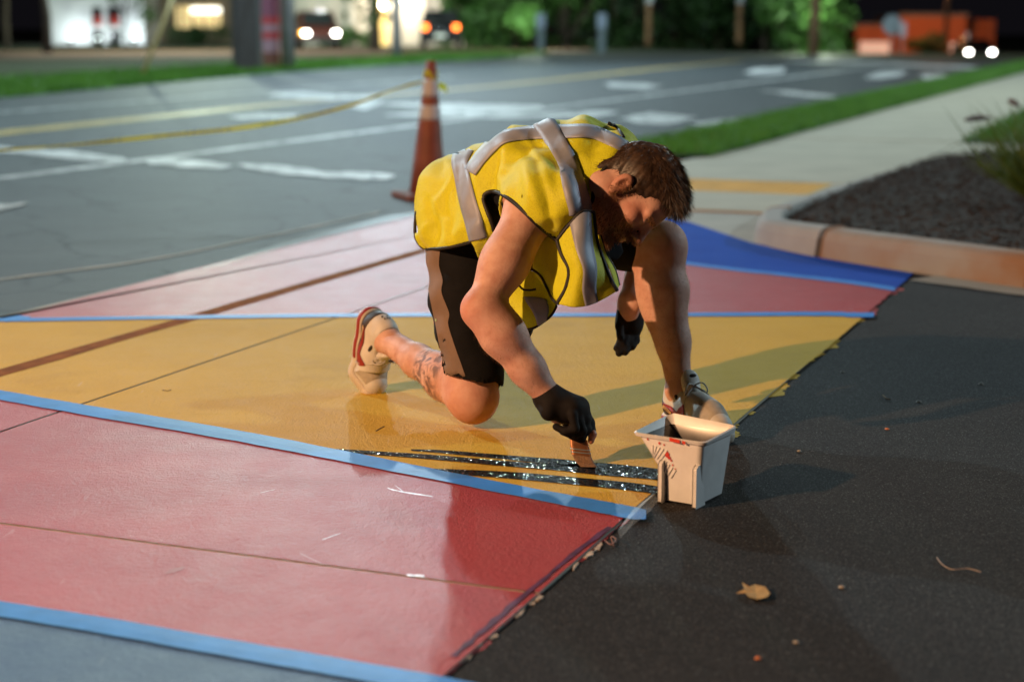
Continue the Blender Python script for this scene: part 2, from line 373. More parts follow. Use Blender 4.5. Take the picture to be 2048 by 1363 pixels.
# paint fields, traced on the slabs
T1 = [(-420,705),(-200,748),(0,789),(230,829),(460,868),(690,912),(910,956),(1100,993),(1262,1024)]
T2 = [(-420,1145),(-200,1182),(0,1216),(210,1250),(420,1288),(640,1326),(870,1368)]
T3 = [(-420,640),(0,639),(420,633),(850,629),(1300,629),(1752,628)]
T4 = [(930,405),(1000,440),(1150,487),(1380,527),(1560,548),(1800,580)]
EDGE_R = [(1262,1024),(1380,925),(1500,822),(1620,725),(1752,628)]
FAR = [(-420,742),(0,640),(350,549),(830,430),(990,392)]
fields = [('red', M_RED, T1+[(1255,1032),(1080,1186),(884,1356)]+T2[::-1]),
          ('yellow', M_YEL, T3+EDGE_R[::-1][1:]+T1[::-1][1:]),
          ('blue', M_BLUE2, T2+[(700,1520),(-500,1700)]),
          ('red', M_RED, [(-420,742),(0,640),(350,549),(830,430),(930,405)]+T4[1:]+[(1752,628)]+T3[::-1][1:]),
          ('blue', M_BLUE, [(930,405),(990,392),(1240,415),(1375,444),(1500,486),(1640,517),(1832,549),(1800,580)]+T4[::-1][1:])]
for nm, m, poly in fields:
    pg = [G(*p) for p in poly]
    for v0, v1 in VB:
        for u0, u1 in UB:
            q = clip_poly(pg, u0, u1, v0, v1+(.012 if v1 > -1.2 else 0))
            if q: sheet('paint_field', q, .0045, m, apr)
# paint that ran over the edge of the slab: blobs on the asphalt
def blob(c, rx, ry, m, z=.0035, name='paint_blob', parent=None, rot=0.0, n=14, jag=.3):
    pts = []
    for i in range(n):
        a = 2*math.pi*i/n; k = 1+random.uniform(-jag, jag); x, y = rx*k*math.cos(a), ry*k*math.sin(a)
        pts.append((c.x+x*math.cos(rot)-y*math.sin(rot), c.y+x*math.sin(rot)+y*math.cos(rot)))
    return prism(name, pts, z-.003, z, m, parent)
UA = math.atan2(UU.y, UU.x)
def overrun(u0, u1, wmax, m, seed, name='paint_overrun', z=.0006, cut=.35):
    """ragged lip of paint that ran past the slab edge"""
    r_ = random.Random(seed); n = int((u1-u0)/.012); ph = [r_.uniform(0,6.28) for _ in range(6)]; run = []
    for i in range(n+1):
        u = u0+(u1-u0)*i/n; w = .5+.28*math.sin(u*9+ph[0])+.22*math.sin(u*23+ph[1])+.18*math.sin(u*47+ph[2])+r_.uniform(-.12,.12)-cut
        if w > 0: run.append((u, w*wmax))
        if (w <= 0 or i == n) and run:
            if len(run) > 1: MB().grid([[UV(a,-1.094,z), UV(a,-1.094+b_,z-.0014)] for a, b_ in run]).build(name, m, apr)
            run = []
overrun(3.62, 6.28, .055, M_YEL, 3); overrun(2.42, 3.5, .016, M_RED, 5, cut=.2); overrun(6.3, 7.0, .05, M_RED, 8, cut=.1)
M_SCRAP = mat('dried_paint_scrap', (.46,.38,.31), .75, var=.35, scale=60)
for px, py, rx, ry in [(1196,1094,.030,.005),(1178,1108,.022,.007),(1150,1130,.03,.004),(1071,1196,.018,.012),(1062,1206,.008,.006),(1040,1226,.02,.004),(986,1272,.011,.007),(960,1290,.012,.004),(928,1316,.024,.007)]:
    blob(G(px,py), rx, ry, M_SCRAP, .0012, 'paint_scrap', apr, UA+random.uniform(-.25,.25), 16, .45)
M_PURP = mat('purple_edge_line', (.09,.025,.08), .6, var=.4, scale=30)
strip('edge_pencil_line', [G(*p) for p in [(1218,1058),(1120,1135),(1000,1236),(905,1318)]], .012, .0062, M_PURP, apr, 24, .5)
# wet black lines
strip('joint_sealant', [UV(u,-3.366) for u in np.linspace(-6,9.4,60)], .075, .0054, mat('brown_sealant', (.23,.085,.024), .95, spec=.08, var=.3, scale=12, bump=.4, bscale=60), apr, wob=.12)
M_WET = bpy.data.materials.new('wet_black_paint'); nt, N, L, b = nodes(M_WET)
b.inputs['Base Color'].default_value = (.005,.006,.008,1); b.inputs['Roughness'].default_value = .12; b.inputs['Specular IOR Level'].default_value = .22
tc = N.new('ShaderNodeTexCoord'); vv_ = N.new('ShaderNodeTexVoronoi'); vv_.inputs['Scale'].default_value = 300; L.new(tc.outputs['Object'], vv_.inputs['Vector'])
ge = N.new('ShaderNodeNewGeometry'); s1_ = N.new('ShaderNodeVectorMath'); s1_.operation = 'SUBTRACT'; s1_.inputs[1].default_value = (.5,.5,.5); L.new(vv_.outputs['Color'], s1_.inputs[0])
s2_ = N.new('ShaderNodeVectorMath'); s2_.operation = 'MULTIPLY_ADD'; s2_.inputs[1].default_value = (.8,.8,.2); L.new(s1_.outputs[0], s2_.inputs[0]); L.new(ge.outputs['Normal'], s2_.inputs[2])
sx_ = N.new('ShaderNodeSeparateColor'); L.new(vv_.outputs['Color'], sx_.inputs[0]); gt_ = N.new('ShaderNodeMath'); gt_.operation = 'GREATER_THAN'; gt_.inputs[1].default_value = .74; L.new(sx_.outputs[2], gt_.inputs[0])
for sk_, lo_, hi_ in (('Roughness',.55,.14),('Specular IOR Level',.06,.5)):
    mr_ = N.new('ShaderNodeMapRange'); mr_.inputs['To Min'].default_value = lo_; mr_.inputs['To Max'].default_value = hi_; L.new(gt_.outputs[0], mr_.inputs['Value']); L.new(mr_.outputs[0], b.inputs[sk_])
s3_ = N.new('ShaderNodeVectorMath'); s3_.operation = 'NORMALIZE'; L.new(s2_.outputs[0], s3_.inputs[0]); L.new(s3_.outputs[0], b.inputs['Normal'])
def wet(pts, n=40):
    q = catmull(pts, n); top = [G(a, c-w/2, .006) for a, c, w in q]; bot = [G(a, c+w/2, .006) for a, c, w in q]
    MB().grid([[t, bb] for t, bb in zip(top, bot)]).build('wet_paint_line', M_WET, apr)
wet([(822,899,3),(880,902,6),(960,909,8),(1060,918,10),(1130,924,12),(1190,932,12)])
wet([(660,898,3),(720,903,7),(850,912,9),(1000,925,11),(1120,934,13),(1200,937,24),(1290,945,23),(1322,949,22)])
wet([(836,938,6),(920,943,10),(1040,951,14),(1160,962,15),(1260,972,16),(1318,980,16)])
tag(apr, kind='structure')
# scuffs left on the fresh red paint
M_SCUFF = mat('white_scuff', (.60,.42,.44), .40, var=.3, scale=80)
for pts, w in [([(775,975),(800,982),(865,992)],2.6),([(790,970),(810,985)],1.5),([(645,1078),(680,1066)],1.6),([(600,1105),(645,1128)],1),([(814,1149),(848,1151)],5),([(180,772),(260,790)],0),([(520,985),(550,978)],1)]:
    if w: 
        q = catmull([(a, c) for a, c in pts], 8)
        MB().grid([[G(a, c-w/2*random.uniform(.3,1), .0052), G(a, c+w/2*random.uniform(.3,1), .0052)] for a, c in q]).build('scuff_mark', M_SCUFF, apr)
M_DKR = mat('dark_red_touchup', (.30,.012,.02), .4)
MB().grid([[G(a, c-w, .0052), G(a, c+w, .0052)] for a, c, w in catmull([(326,1147,1),(345,1140,4),(362,1136,3),(370,1132,1)], 8)]).build('paint_touchup', M_DKR, apr)

# --- sidewalk, kerb, mulch bed
sw = prism('sidewalk', [UV(9.5,-4.40),UV(13.3,-3.62),UV(62,-3.62),UV(62,-1.95),UV(9.4,-1.95)], -.12, -.012, M_JOINT); tag(sw, kind='structure')
us = [9.52,10.62,11.45]+[11.45+1.52*i for i in range(1,32)]
for a, c in zip(us[:-1], us[1:]):
    v0 = -3.62 if a > 13 else -4.42+(a-9.5)*.2
    v0b = -3.62 if c > 13.2 else -4.42+(c-9.5)*.2
    dz = random.uniform(-.003,.003); e = .006
    if abs(a-10.62) < .01: continue
    prism('pavement_slab', [UV(a+e,v0),UV(c-e,v0b),UV(c-e,-1.97),UV(a+e,-1.97)], -.1, .008+dz, M_WALK, sw)
prism('pavement_slab', [UV(10.626,-4.19),UV(11.444,-4.03),UV(11.444,-3.26),UV(10.626,-3.26)], -.1, .007, M_WALK, sw)
prism('pavement_slab', [UV(10.626,-2.22),UV(11.444,-2.22),UV(11.444,-1.97),UV(10.626,-1.97)], -.1, .007, M_WALK, sw)
M_TACT = mat('tactile_yellow', (.66,.38,.08), .7, var=.12, scale=5, bump=.3, bscale=60)
tp = prism('tactile_plate', [UV(10.63,-3.25),UV(11.44,-3.25),UV(11.44,-2.23),UV(10.63,-2.23)], -.09, .009, M_TACT, sw)
mb = MB()
for i in range(14):
    for j in range(17):
        p = UV(10.66+.058*i, -3.22+.058*j); mb.lathe([(.013,0),(.011,.004),(.006,.005)], (p.x,p.y,.0085), 6)
o = mb.build('truncated_domes', M_TACT, sw); tag(o, kind='stuff')
prism('cross_path', [UV(13.9,-1.95),UV(15.9,-1.95),UV(14.9,6),UV(12.9,6)], -.1, .004, M_WALK, sw)

M_KERB = mat('kerb_concrete', (.30,.29,.275), .85, var=.12, scale=4, bump=.4, bscale=50, bdist=.003)
M_RUST = bpy.data.materials.new('kerb_rust_stain'); nt, N, L, b = nodes(M_RUST)
tc = N.new('ShaderNodeTexCoord'); n1 = N.new('ShaderNodeTexNoise'); n1.inputs['Scale'].default_value = 2.1; n1.inputs['Detail'].default_value = 6; L.new(tc.outputs['Object'], n1.inputs['Vector'])
r1 = N.new('ShaderNodeValToRGB'); r1.color_ramp.elements[0].position = .40; r1.color_ramp.elements[1].position = .62
r1.color_ramp.elements[0].color = (.30,.275,.25,1); r1.color_ramp.elements[1].color = (.27,.14,.07,1); L.new(n1.outputs['Fac'], r1.inputs['Fac']); L.new(r1.outputs['Color'], b.inputs['Base Color']); b.inputs['Roughness'].default_value = .85
# outer base line of the kerb (ground), then offset inwards for the section
KB = [G(1850,322), G(1700,372), G(1590,412), G(1524,446), G(1508,472), G(1520,490), G(1639,517), G(1841,547), G(2048,577), G(2350,612), G(2900,680)]
kl = [Vector((p.x,p.y,0)) for p in KB]
def kerb_piece(name, a, c, m, n, h0=.135, h1=.135):
    pts = [Vector(q) for q in catmull(kl, 161)]; seg = pts[int(a*160):int(c*160)+1]
    seg = [Vector(q) for q in catmull(seg, n)]
    rows = []
    for i, q in enumerate(seg):
        t = (seg[min(i+1,n-1)]-seg[max(i-1,0)]).normalized(); s = Vector((-t.y, t.x, 0))   # inwards
        h = h0+(h1-h0)*i/(n-1); k_ = h/.135
        prof = [(0,-.05),(0.004,.01*k_),(.016,.085*k_),(.03,.118*k_),(.055,h),(.135,h+.004),(.15,h-.004),(.152,-.03)]
        rows.append([q+s*x+Vector((0,0,z)) for x, z in prof])
    mb = MB(); mb.grid(rows); k = len(prof)
    mb.f.append(tuple(range(k))); mb.f.append(tuple(range((n-1)*k, n*k))[::-1])
    return mb.build(name, m, kerb, smooth=False)
kerb = empty('kerb', (0,0,0)); tag(kerb, kind='structure')
tj = .60
for a, c, m, n, h0, h1 in ((.02,.30,M_KERB,16,.02,.085),(.305,tj-.003,M_KERB,26,.087,.135),(tj+.003,.80,M_RUST,20,.135,.135),(.804,.995,M_RUST,14,.135,.135)):
    o = kerb_piece('kerb_stone', a, c, m, n, h0, h1); bevel(o, .006, 2)
# gutter pan under the kerb
strip('gutter_pan', [p-Vector((-.0,.10,0)) for p in (G(1838,549),G(1945,563),G(2048,577),G(2350,612),G(2900,680))], .22, .003, M_CONC, kerb, 20, .05)
M_MULCH = mat('mulch', (.020,.013,.010), .95, var=.5, scale=30, bump=1, bscale=60, bdist=.02)
bed_poly = [q+Vector((0,0,0)) for q in [UV(9.55,-2.0),UV(14.0,-1.86),UV(13.0,6),UV(6.0,6.2)]]
inner = []
pts = [Vector(q) for q in catmull(kl, 161)][4:158:3]
for i, q in enumerate(pts):
    t = (pts[min(i+1,len(pts)-1)]-pts[max(i-1,0)]).normalized(); inner.append(q+Vector((-t.y,t.x,0))*.145)
ip = inner + [UV(13.0,5.8), UV(13.85,-1.2)]
bed = sheet('mulch_bed', ip, .105, M_MULCH); tag(bed, kind='structure')
def bed_z(x, y): v_ = x*VV.x+y*VV.y; return np.clip(.035+(v_+2.05)*.13, .02, .105)
for vt_ in bed.data.vertices: vt_.co.z = float(bed_z(vt_.co.x, vt_.co.y))
# --- mulch chips, grass: uncountable stuff, one object each
def tri_cloud(name, base, tip, wid, m, kind='stuff', shade_var=None):
    """many thin triangles base->tip; arrays (n,3)"""
    n = len(base); d = tip-base; side = np.cross(d, rng.normal(size=(n,3))); side /= np.linalg.norm(side,axis=1)[:,None]+1e-9
    mid = base+d*.55+rng.normal(size=(n,3))*np.linalg.norm(d,axis=1)[:,None]*.06
    w = np.asarray(wid).reshape(-1,1)
    v = np.stack([base-side*w, base+side*w, mid+side*w*.75, mid-side*w*.75, tip], 1).reshape(-1,3)
    k = np.arange(n)*5
    me = bpy.data.meshes.new(name)
    f = np.concatenate([np.stack([k,k+1,k+2],1), np.stack([k,k+2,k+3],1), np.stack([k+3,k+2,k+4],1)])
    me.vertices.add(len(v)); me.vertices.foreach_set('co', v.ravel()); me.loops.add(len(f)*3); me.loops.foreach_set('vertex_index', f.ravel().astype(np.int32))
    me.polygons.add(len(f)); me.polygons.foreach_set('loop_start', np.arange(0,len(f)*3,3,dtype=np.int32)); me.update(calc_edges=True); me.validate()
    o = link(name, me, m)
    if kind: tag(o, kind=kind)
    return o
def uvpts(n, u0, u1, v0, v1, z=0):
    u = rng.uniform(u0,u1,n); v = rng.uniform(v0,v1,n)
    return np.stack([UU.x*u+VV.x*v, UU.y*u+VV.y*v, np.full(n,z)],1), u, v
def leafmat(name, c1, c2, scale=1.5):
    m = bpy.data.materials.new(name); nt, N, L, b = nodes(m)
    tc = N.new('ShaderNodeTexCoord'); n = N.new('ShaderNodeTexNoise'); n.inputs['Scale'].default_value = scale; n.inputs['Detail'].default_value = 5; L.new(tc.outputs['Object'], n.inputs['Vector'])
    r = N.new('ShaderNodeValToRGB'); r.color_ramp.elements[0].position = .35; r.color_ramp.elements[1].position = .65
    r.color_ramp.elements[0].color = (*c1,1); r.color_ramp.elements[1].color = (*c2,1); L.new(n.outputs['Fac'], r.inputs['Fac']); L.new(r.outputs['Color'], b.inputs['Base Color'])
    b.inputs['Roughness'].default_value = .55; b.inputs['Transmission Weight'].default_value = 0
    tr = N.new('ShaderNodeBsdfTranslucent'); L.new(r.outputs['Color'], tr.inputs['Color']); mx = N.new('ShaderNodeMixShader'); mx.inputs[0].default_value = .3
    L.new(b.outputs[0], mx.inputs[1]); L.new(tr.outputs[0], mx.inputs[2]); L.new(mx.outputs[0], N['Material Output'].inputs['Surface'])
    return m
M_GRASS = leafmat('grass_blades', (.06,.17,.015), (.11,.27,.03), 3)
M_GRASS2 = leafmat('verge_grass', (.045,.14,.012), (.085,.22,.022), .6)
vs = sheet('verge', [UV(13.0,-4.40),UV(60,-4.40),UV(60,-3.62),UV(13.35,-3.62)], .02, M_SOIL); tag(vs, kind='structure')
b0, u, v = uvpts(26000, 13.1, 34, -4.50, -3.58, .02); keep = (u > 13.15+ (v+4.5)*.3)
b0 = b0[keep]; n = len(b0); h = rng.uniform(.05,.12,n)
tri_cloud('grass', b0, b0+np.stack([rng.normal(0,.03,n), rng.normal(0,.03,n), h],1), rng.uniform(.003,.006,n), M_GRASS)
b0, u, v = uvpts(14000, 34, 58, -4.50, -3.58, .02); n = len(b0)
tri_cloud('grass', b0, b0+np.stack([rng.normal(0,.03,n), rng.normal(0,.03,n), rng.uniform(.06,.13,n)],1), rng.uniform(.006,.01,n), M_GRASS)
# lawn right of the pavement
lw = sheet('lawn', [UV(15.95,-1.93),UV(40,-1.93),UV(40,9),UV(15.0,5)], .012, M_SOIL); tag(lw, kind='structure')
b0, u, v = uvpts(16000, 15.95, 26, -1.95, 2.0, .012); keep = u > 15.95-(v+1.95)*.12; b0 = b0[keep]; n = len(b0)
tri_cloud('grass', b0, b0+np.stack([rng.normal(0,.03,n), rng.normal(0,.03,n), rng.uniform(.05,.11,n)],1), rng.uniform(.004,.008,n), M_GRASS2)
# bright verge across the street: follows the road's left edge
lp = catmull([(p.x,p.y) for p in left], 400); n = 30000; idx = rng.integers(30,399,n); fr = rng.uniform(0,1,n)[:,None]
q = lp[idx]*(1-fr)+lp[np.minimum(idx+1,399)]*fr; tn = lp[np.minimum(idx+1,399)]-lp[idx-1]; tn /= np.linalg.norm(tn,axis=1)[:,None]
off = rng.beta(1,2.6,n)*5.0 - .15; b0 = np.concatenate([q+np.stack([-tn[:,1],tn[:,0]],1)*off[:,None], np.full((n,1),-.03)],1)
tri_cloud('grass', b0, b0+np.stack([rng.normal(0,.06,n), rng.normal(0,.06,n), rng.uniform(.08,.2,n)],1), rng.uniform(.012,.025,n), M_GRASS2)
# mulch chips
M_CHIP = mat('mulch_chip', (.012,.008,.006), .9, col2=(.050,.034,.026), scale=22)
n = 16000; b0, u, v = uvpts(n*2, 7.0, 14.0, -2.0, 2.6, .105)
from mathutils.geometry import intersect_point_tri_2d
def inside(poly, pts):
    x, y = pts[:,0], pts[:,1]; c = np.zeros(len(pts), bool); j = len(poly)-1
    for i in range(len(poly)):
        xi, yi, xj, yj = poly[i][0], poly[i][1], poly[j][0], poly[j][1]
        c ^= ((yi > y) != (yj > y)) & (x < (xj-xi)*(y-yi)/(yj-yi+1e-12)+xi); j = i
    return c
b0 = b0[inside([(p.x,p.y) for p in ip], b0)]; n = len(b0); b0[:,2] = bed_z(b0[:,0], b0[:,1])+rng.uniform(0,.03,n)
dr = rng.normal(size=(n,3))*np.array([.026,.026,.008])
tri_cloud('mulch_chips', b0, b0+dr, rng.uniform(.002,.005,n), M_CHIP)
# fountain grass at the right edge of the bed
M_PLUME = mat('plume', (.13,.085,.10), .9, var=.3, scale=40)
M_REED = leafmat('reed_blades', (.06,.10,.012), (.12,.16,.03), 8)
def fountain_grass(c, label, plumes, n=420, R=.55):
    root = empty('fountain_grass', c); tag(root, label, 'plant')
    base = np.array(c)+rng.normal(size=(n,3))*np.array([.05,.05,0]); a = rng.uniform(0,2*math.pi,n); r = rng.uniform(.15,R,n); hh = rng.uniform(.15,.6,n)
    tip = base+np.stack([np.cos(a)*r, np.sin(a)*r, hh],1)
    o = tri_cloud('blades', base, tip, rng.uniform(.004,.007,n), M_REED, None); world_parent(o, root)
    for pl in plumes:
        q = [Vector(x) for x in catmull([list(Vector(c))]+[list(P(*k)) for k in pl], 26)]
        st = MB().tube(q, .0025, 5).build('stem', M_REED); world_parent(st, root)
        hd = q[15:]; m = len(hd)
        o = MB().tube(hd, [.004+.016*math.sin(math.pi*(i+.6)/(m+.4)) for i in range(m)], 8).build('plume', M_PLUME, smooth=True); world_parent(o, root)
fountain_grass(tuple(G(2085,395,.1)), 'clump of arching ornamental grass with purple plumes at the mulch bed edge',
    [[(2040,300,11.3),(1995,243,11.2),(1960,236,11.1),(1930,240,11.0)], [(2060,300,11.3),(2046,225,11.3),(2030,207,11.3),(2016,200,11.3)]])
# ================================================================ FAR SIDE OF THE STREET (out of focus)
M_WALLW = mat('white_wall', (.72,.73,.74), .8, var=.05, scale=.6, bump=.3, bscale=8, bdist=.01)
M_WALLB = mat('beige_wall', (.50,.46,.40), .85, var=.06, scale=.8, bump=.3, bscale=8, bdist=.01)
M_BRICK = mat('brick_wall', (.34,.10,.045), .9, var=.25, scale=6, bump=.5, bscale=20, bdist=.01)
M_DARK = mat('dark_metal', (.025,.028,.032), .5, var=.2, scale=5)
M_GALV = mat('galvanised_steel', (.30,.32,.34), .5, .4, var=.15, scale=4)
M_WOOD = mat('pole_wood', (.16,.085,.045), .9, var=.3, scale=5, bump=.6, bscale=30, bdist=.01)
M_BARK = mat('bark', (.05,.036,.026), .95, var=.4, scale=9, bump=1, bscale=25, bdist=.03)
M_GLASS = mat('dark_glass', (.02,.022,.025), .12)
M_ROOF = mat('roof_edge', (.12,.12,.13), .7, var=.2, scale=2)
def rect(px0, px1, py0, py1, Y):
    """x range and z range covered by a pixel rectangle on the wall plane at distance Y"""
    a, b = at_dist(px0, py1, Y), at_dist(px1, py0, Y); return a.x, b.x, a.z, b.z
def wallbox(name, px0, px1, z0, z1, Y, depth, m, parent):
    x0, x1 = at_dist(px0,60,Y).x, at_dist(px1,60,Y).x
    o = MB().box(((x0+x1)/2, Y+depth/2, (z0+z1)/2), (x1-x0, depth, z1-z0)).build(name, m); return world_parent(o, parent)
def small_lamp(name, loc, power, col, radius=.08):
    d = bpy.data.lights.new(name, 'POINT'); o = bpy.data.objects.new(name, d); COL.objects.link(o); d.energy = power; d.color = col; d.shadow_soft_size = radius; o.location = loc
    return o
# mulch band in front of the buildings
pm = [G(-60,120),G(300,117),G(640,114),G(900,109),G(1180,103.5),G(1180,97),G(900,98),G(640,99),G(300,101),G(-60,103)]
o = sheet('mulch_band', pm, .0, M_MULCHFAR); tag(o, kind='structure')

YB = 97.0
wb = empty('white_building', (at_dist(195,85,YB).x, YB, -.03)); tag(wb, 'floodlit white rendered building with two dark glass doors', 'building')
wallbox('wall', 96, 183, -.1, 7, YB, 6, M_WALLW, wb); wallbox('wall', 206, 214, -.1, 7, YB, 6, M_WALLW, wb); wallbox('wall', 241, 288, -.1, 7, YB, 6, M_WALLW, wb)
wallbox('wall', 183, 206, at_dist(195,14,YB).z, 7, YB, 6, M_WALLW, wb); wallbox('wall', 214, 241, at_dist(195,14,YB).z, 7, YB, 6, M_WALLW, wb)
wallbox('roof', 92, 292, 7, 7.4, YB-.3, 7, M_ROOF, wb)
M_RED_S = mat('red_wreath', (.6,.06,.04), .6); M_WBAND = mat('white_bar', (.8,.8,.8), .5)
for a, c in ((183,206),(214,241)):
    x0,x1,z0,z1 = rect(a,c,14,85,YB); dr = MB().box(((x0+x1)/2, YB+.35, (z0+z1)/2), (x1-x0-.02,.08,z1-z0-.02)).build('door', M_GLASS); world_parent(dr, wb)
    cx = (x0+x1)/2; zc = at_dist(0,42,YB).z
    w = MB(); ring = [(cx+.20*math.cos(t), YB+.27, zc+.20*math.sin(t)) for t in np.linspace(0,2*math.pi,17)]
    w.tube(ring, .09, 8, False); ww = w.build('wreath', M_RED_S, smooth=True); ww.parent = dr
    zb = at_dist(0,56,YB).z; o = MB().box((cx, YB+.26, zb), (x1-x0-.1,.07,.25)).build('door_bar', M_WBAND); o.parent = dr
M_FLOOD = emit('flood_lens', (.85,1,.95), 12)
for i, px in enumerate((142,196,268)):
    c = at_dist(px, 82, YB-1.3); rt = empty('ground_floodlight', (c.x, c.y, -.03))
    tag(rt, ['small ground floodlight at the left end of the white wall','small ground floodlight in front of the white building doors','small ground floodlight at the right end of the white wall'][i], 'floodlight', 'ground floodlights')
    h = MB().box((c.x, c.y, .06), (.10,.10,.2)).box((c.x, c.y, .20), (.28,.16,.20)).build('housing', M_DARK); world_parent(h, rt)
    l = MB().box((c.x, c.y-.03, .315), (.24,.16,.03)).build('lens', M_FLOOD); world_parent(l, rt)
    small_lamp('floodlight_lamp', (c.x, c.y+.25, .45), 85 if i != 1 else 40, (.86,.97,1.0))
# recessed porch with a lit sign
pb = empty('porch_wing', (at_dist(365,85,99).x, 99, -.03)); tag(pb, 'recessed porch wing with warm lit window and lit sign above', 'building')
wallbox('wall', 288, 590, -.1, 7, 101, 5, mat('porch_wall',(.16,.12,.085),.9,var=.2,scale=1), pb)
wallbox('roof', 285, 592, 7, 7.4, 100.4, 6, M_ROOF, pb)
x0,x1,z0,z1 = rect(352,441,12,56,100.9); o = MB().box(((x0+x1)/2,100.95,(z0+z1)/2),(x1-x0,.08,z1-z0)).build('window', emit('warm_window',(1,.72,.32),.55)); world_parent(o, pb)
for k in range(4):
    xx = x0+(x1-x0)*(k+.5)/4; f = MB().box((xx,100.88,(z0+z1)/2),(.09,.08,z1-z0)).build('mullion', M_DARK); world_parent(f, pb)
x0,x1,z0,z1 = rect(381,441,15,27,100.5); o = MB().box(((x0+x1)/2,100.5,(z0+z1)/2),(x1-x0,.12,z1-z0)).build('lit_sign', emit('sign_face',(1,.98,.85),3.0)); world_parent(o, pb); bevel(o,.1)
# right wing
YR = 92.0
rw = empty('beige_building', (at_dist(760,95,YR).x, YR, -.03)); tag(rw, 'beige building wing lit by wall lamps behind the parked cars', 'building')
wallbox('wall', 590, 752, -.1, 7.5, YR, 8, M_WALLB, rw); wallbox('wall', 778, 940, -.1, 7.5, YR, 8, M_WALLB, rw)
wallbox('lintel', 752, 778, at_dist(0,6,YR).z+1, 7.5, YR, 8, M_WALLB, rw)
wallbox('roof', 585, 944, 7.5, 8, YR-.4, 9, M_ROOF, rw)
for px in (612,655,700,838): wallbox('pilaster', px, px+13, -.1, 7.4, YR-.35, .34, M_WALLB, rw)
x0,x1,z0,z1 = rect(752,778,6,92,YR); o = MB().box(((x0+x1)/2,YR+.8,(z0+z1)/2+.5),(x1-x0,.08,z1-z0+1)).build('door', emit('lit_doorway',(1,.70,.25),.7)); world_parent(o, rw)
x0,x1,z0,z1 = rect(872,882,22,45,YR); o = MB().box(((x0+x1)/2,YR-.03,(z0+z1)/2),(x1-x0,.08,z1-z0)).build('window', M_GLASS); world_parent(o, rw)
M_WL = emit('wall_lamp_glass', (1,.95,.8), 25)
for i,(px,py) in enumerate(((766,10),(808,-2))):
    c = at_dist(px,py,YR-.35); rt = empty('wall_lamp', c); tag(rt, ['bright wall lamp above the lit doorway','bright wall lamp right of the lit doorway'][i], 'wall lamp', 'wall lamps')
    o = MB().lathe([(.06,-.16),(.13,-.1),(.14,.06),(.08,.14)], c, 12).build('globe', M_WL, smooth=True); world_parent(o, rt)
    o = MB().box((c.x,c.y+.22,c.z+.12),(.1,.26,.08)).build('bracket', M_DARK); world_parent(o, rt)
    small_lamp('wall_lamp_bulb', (c.x+.1, c.y-.55, c.z), 260, (1,.86,.66))
small_lamp('lot_light', at_dist(905,-60,YR-4), 900, (1,.88,.78), .2); small_lamp('lot_light', at_dist(640,-70,YR-5), 500, (.9,.95,.9), .2)
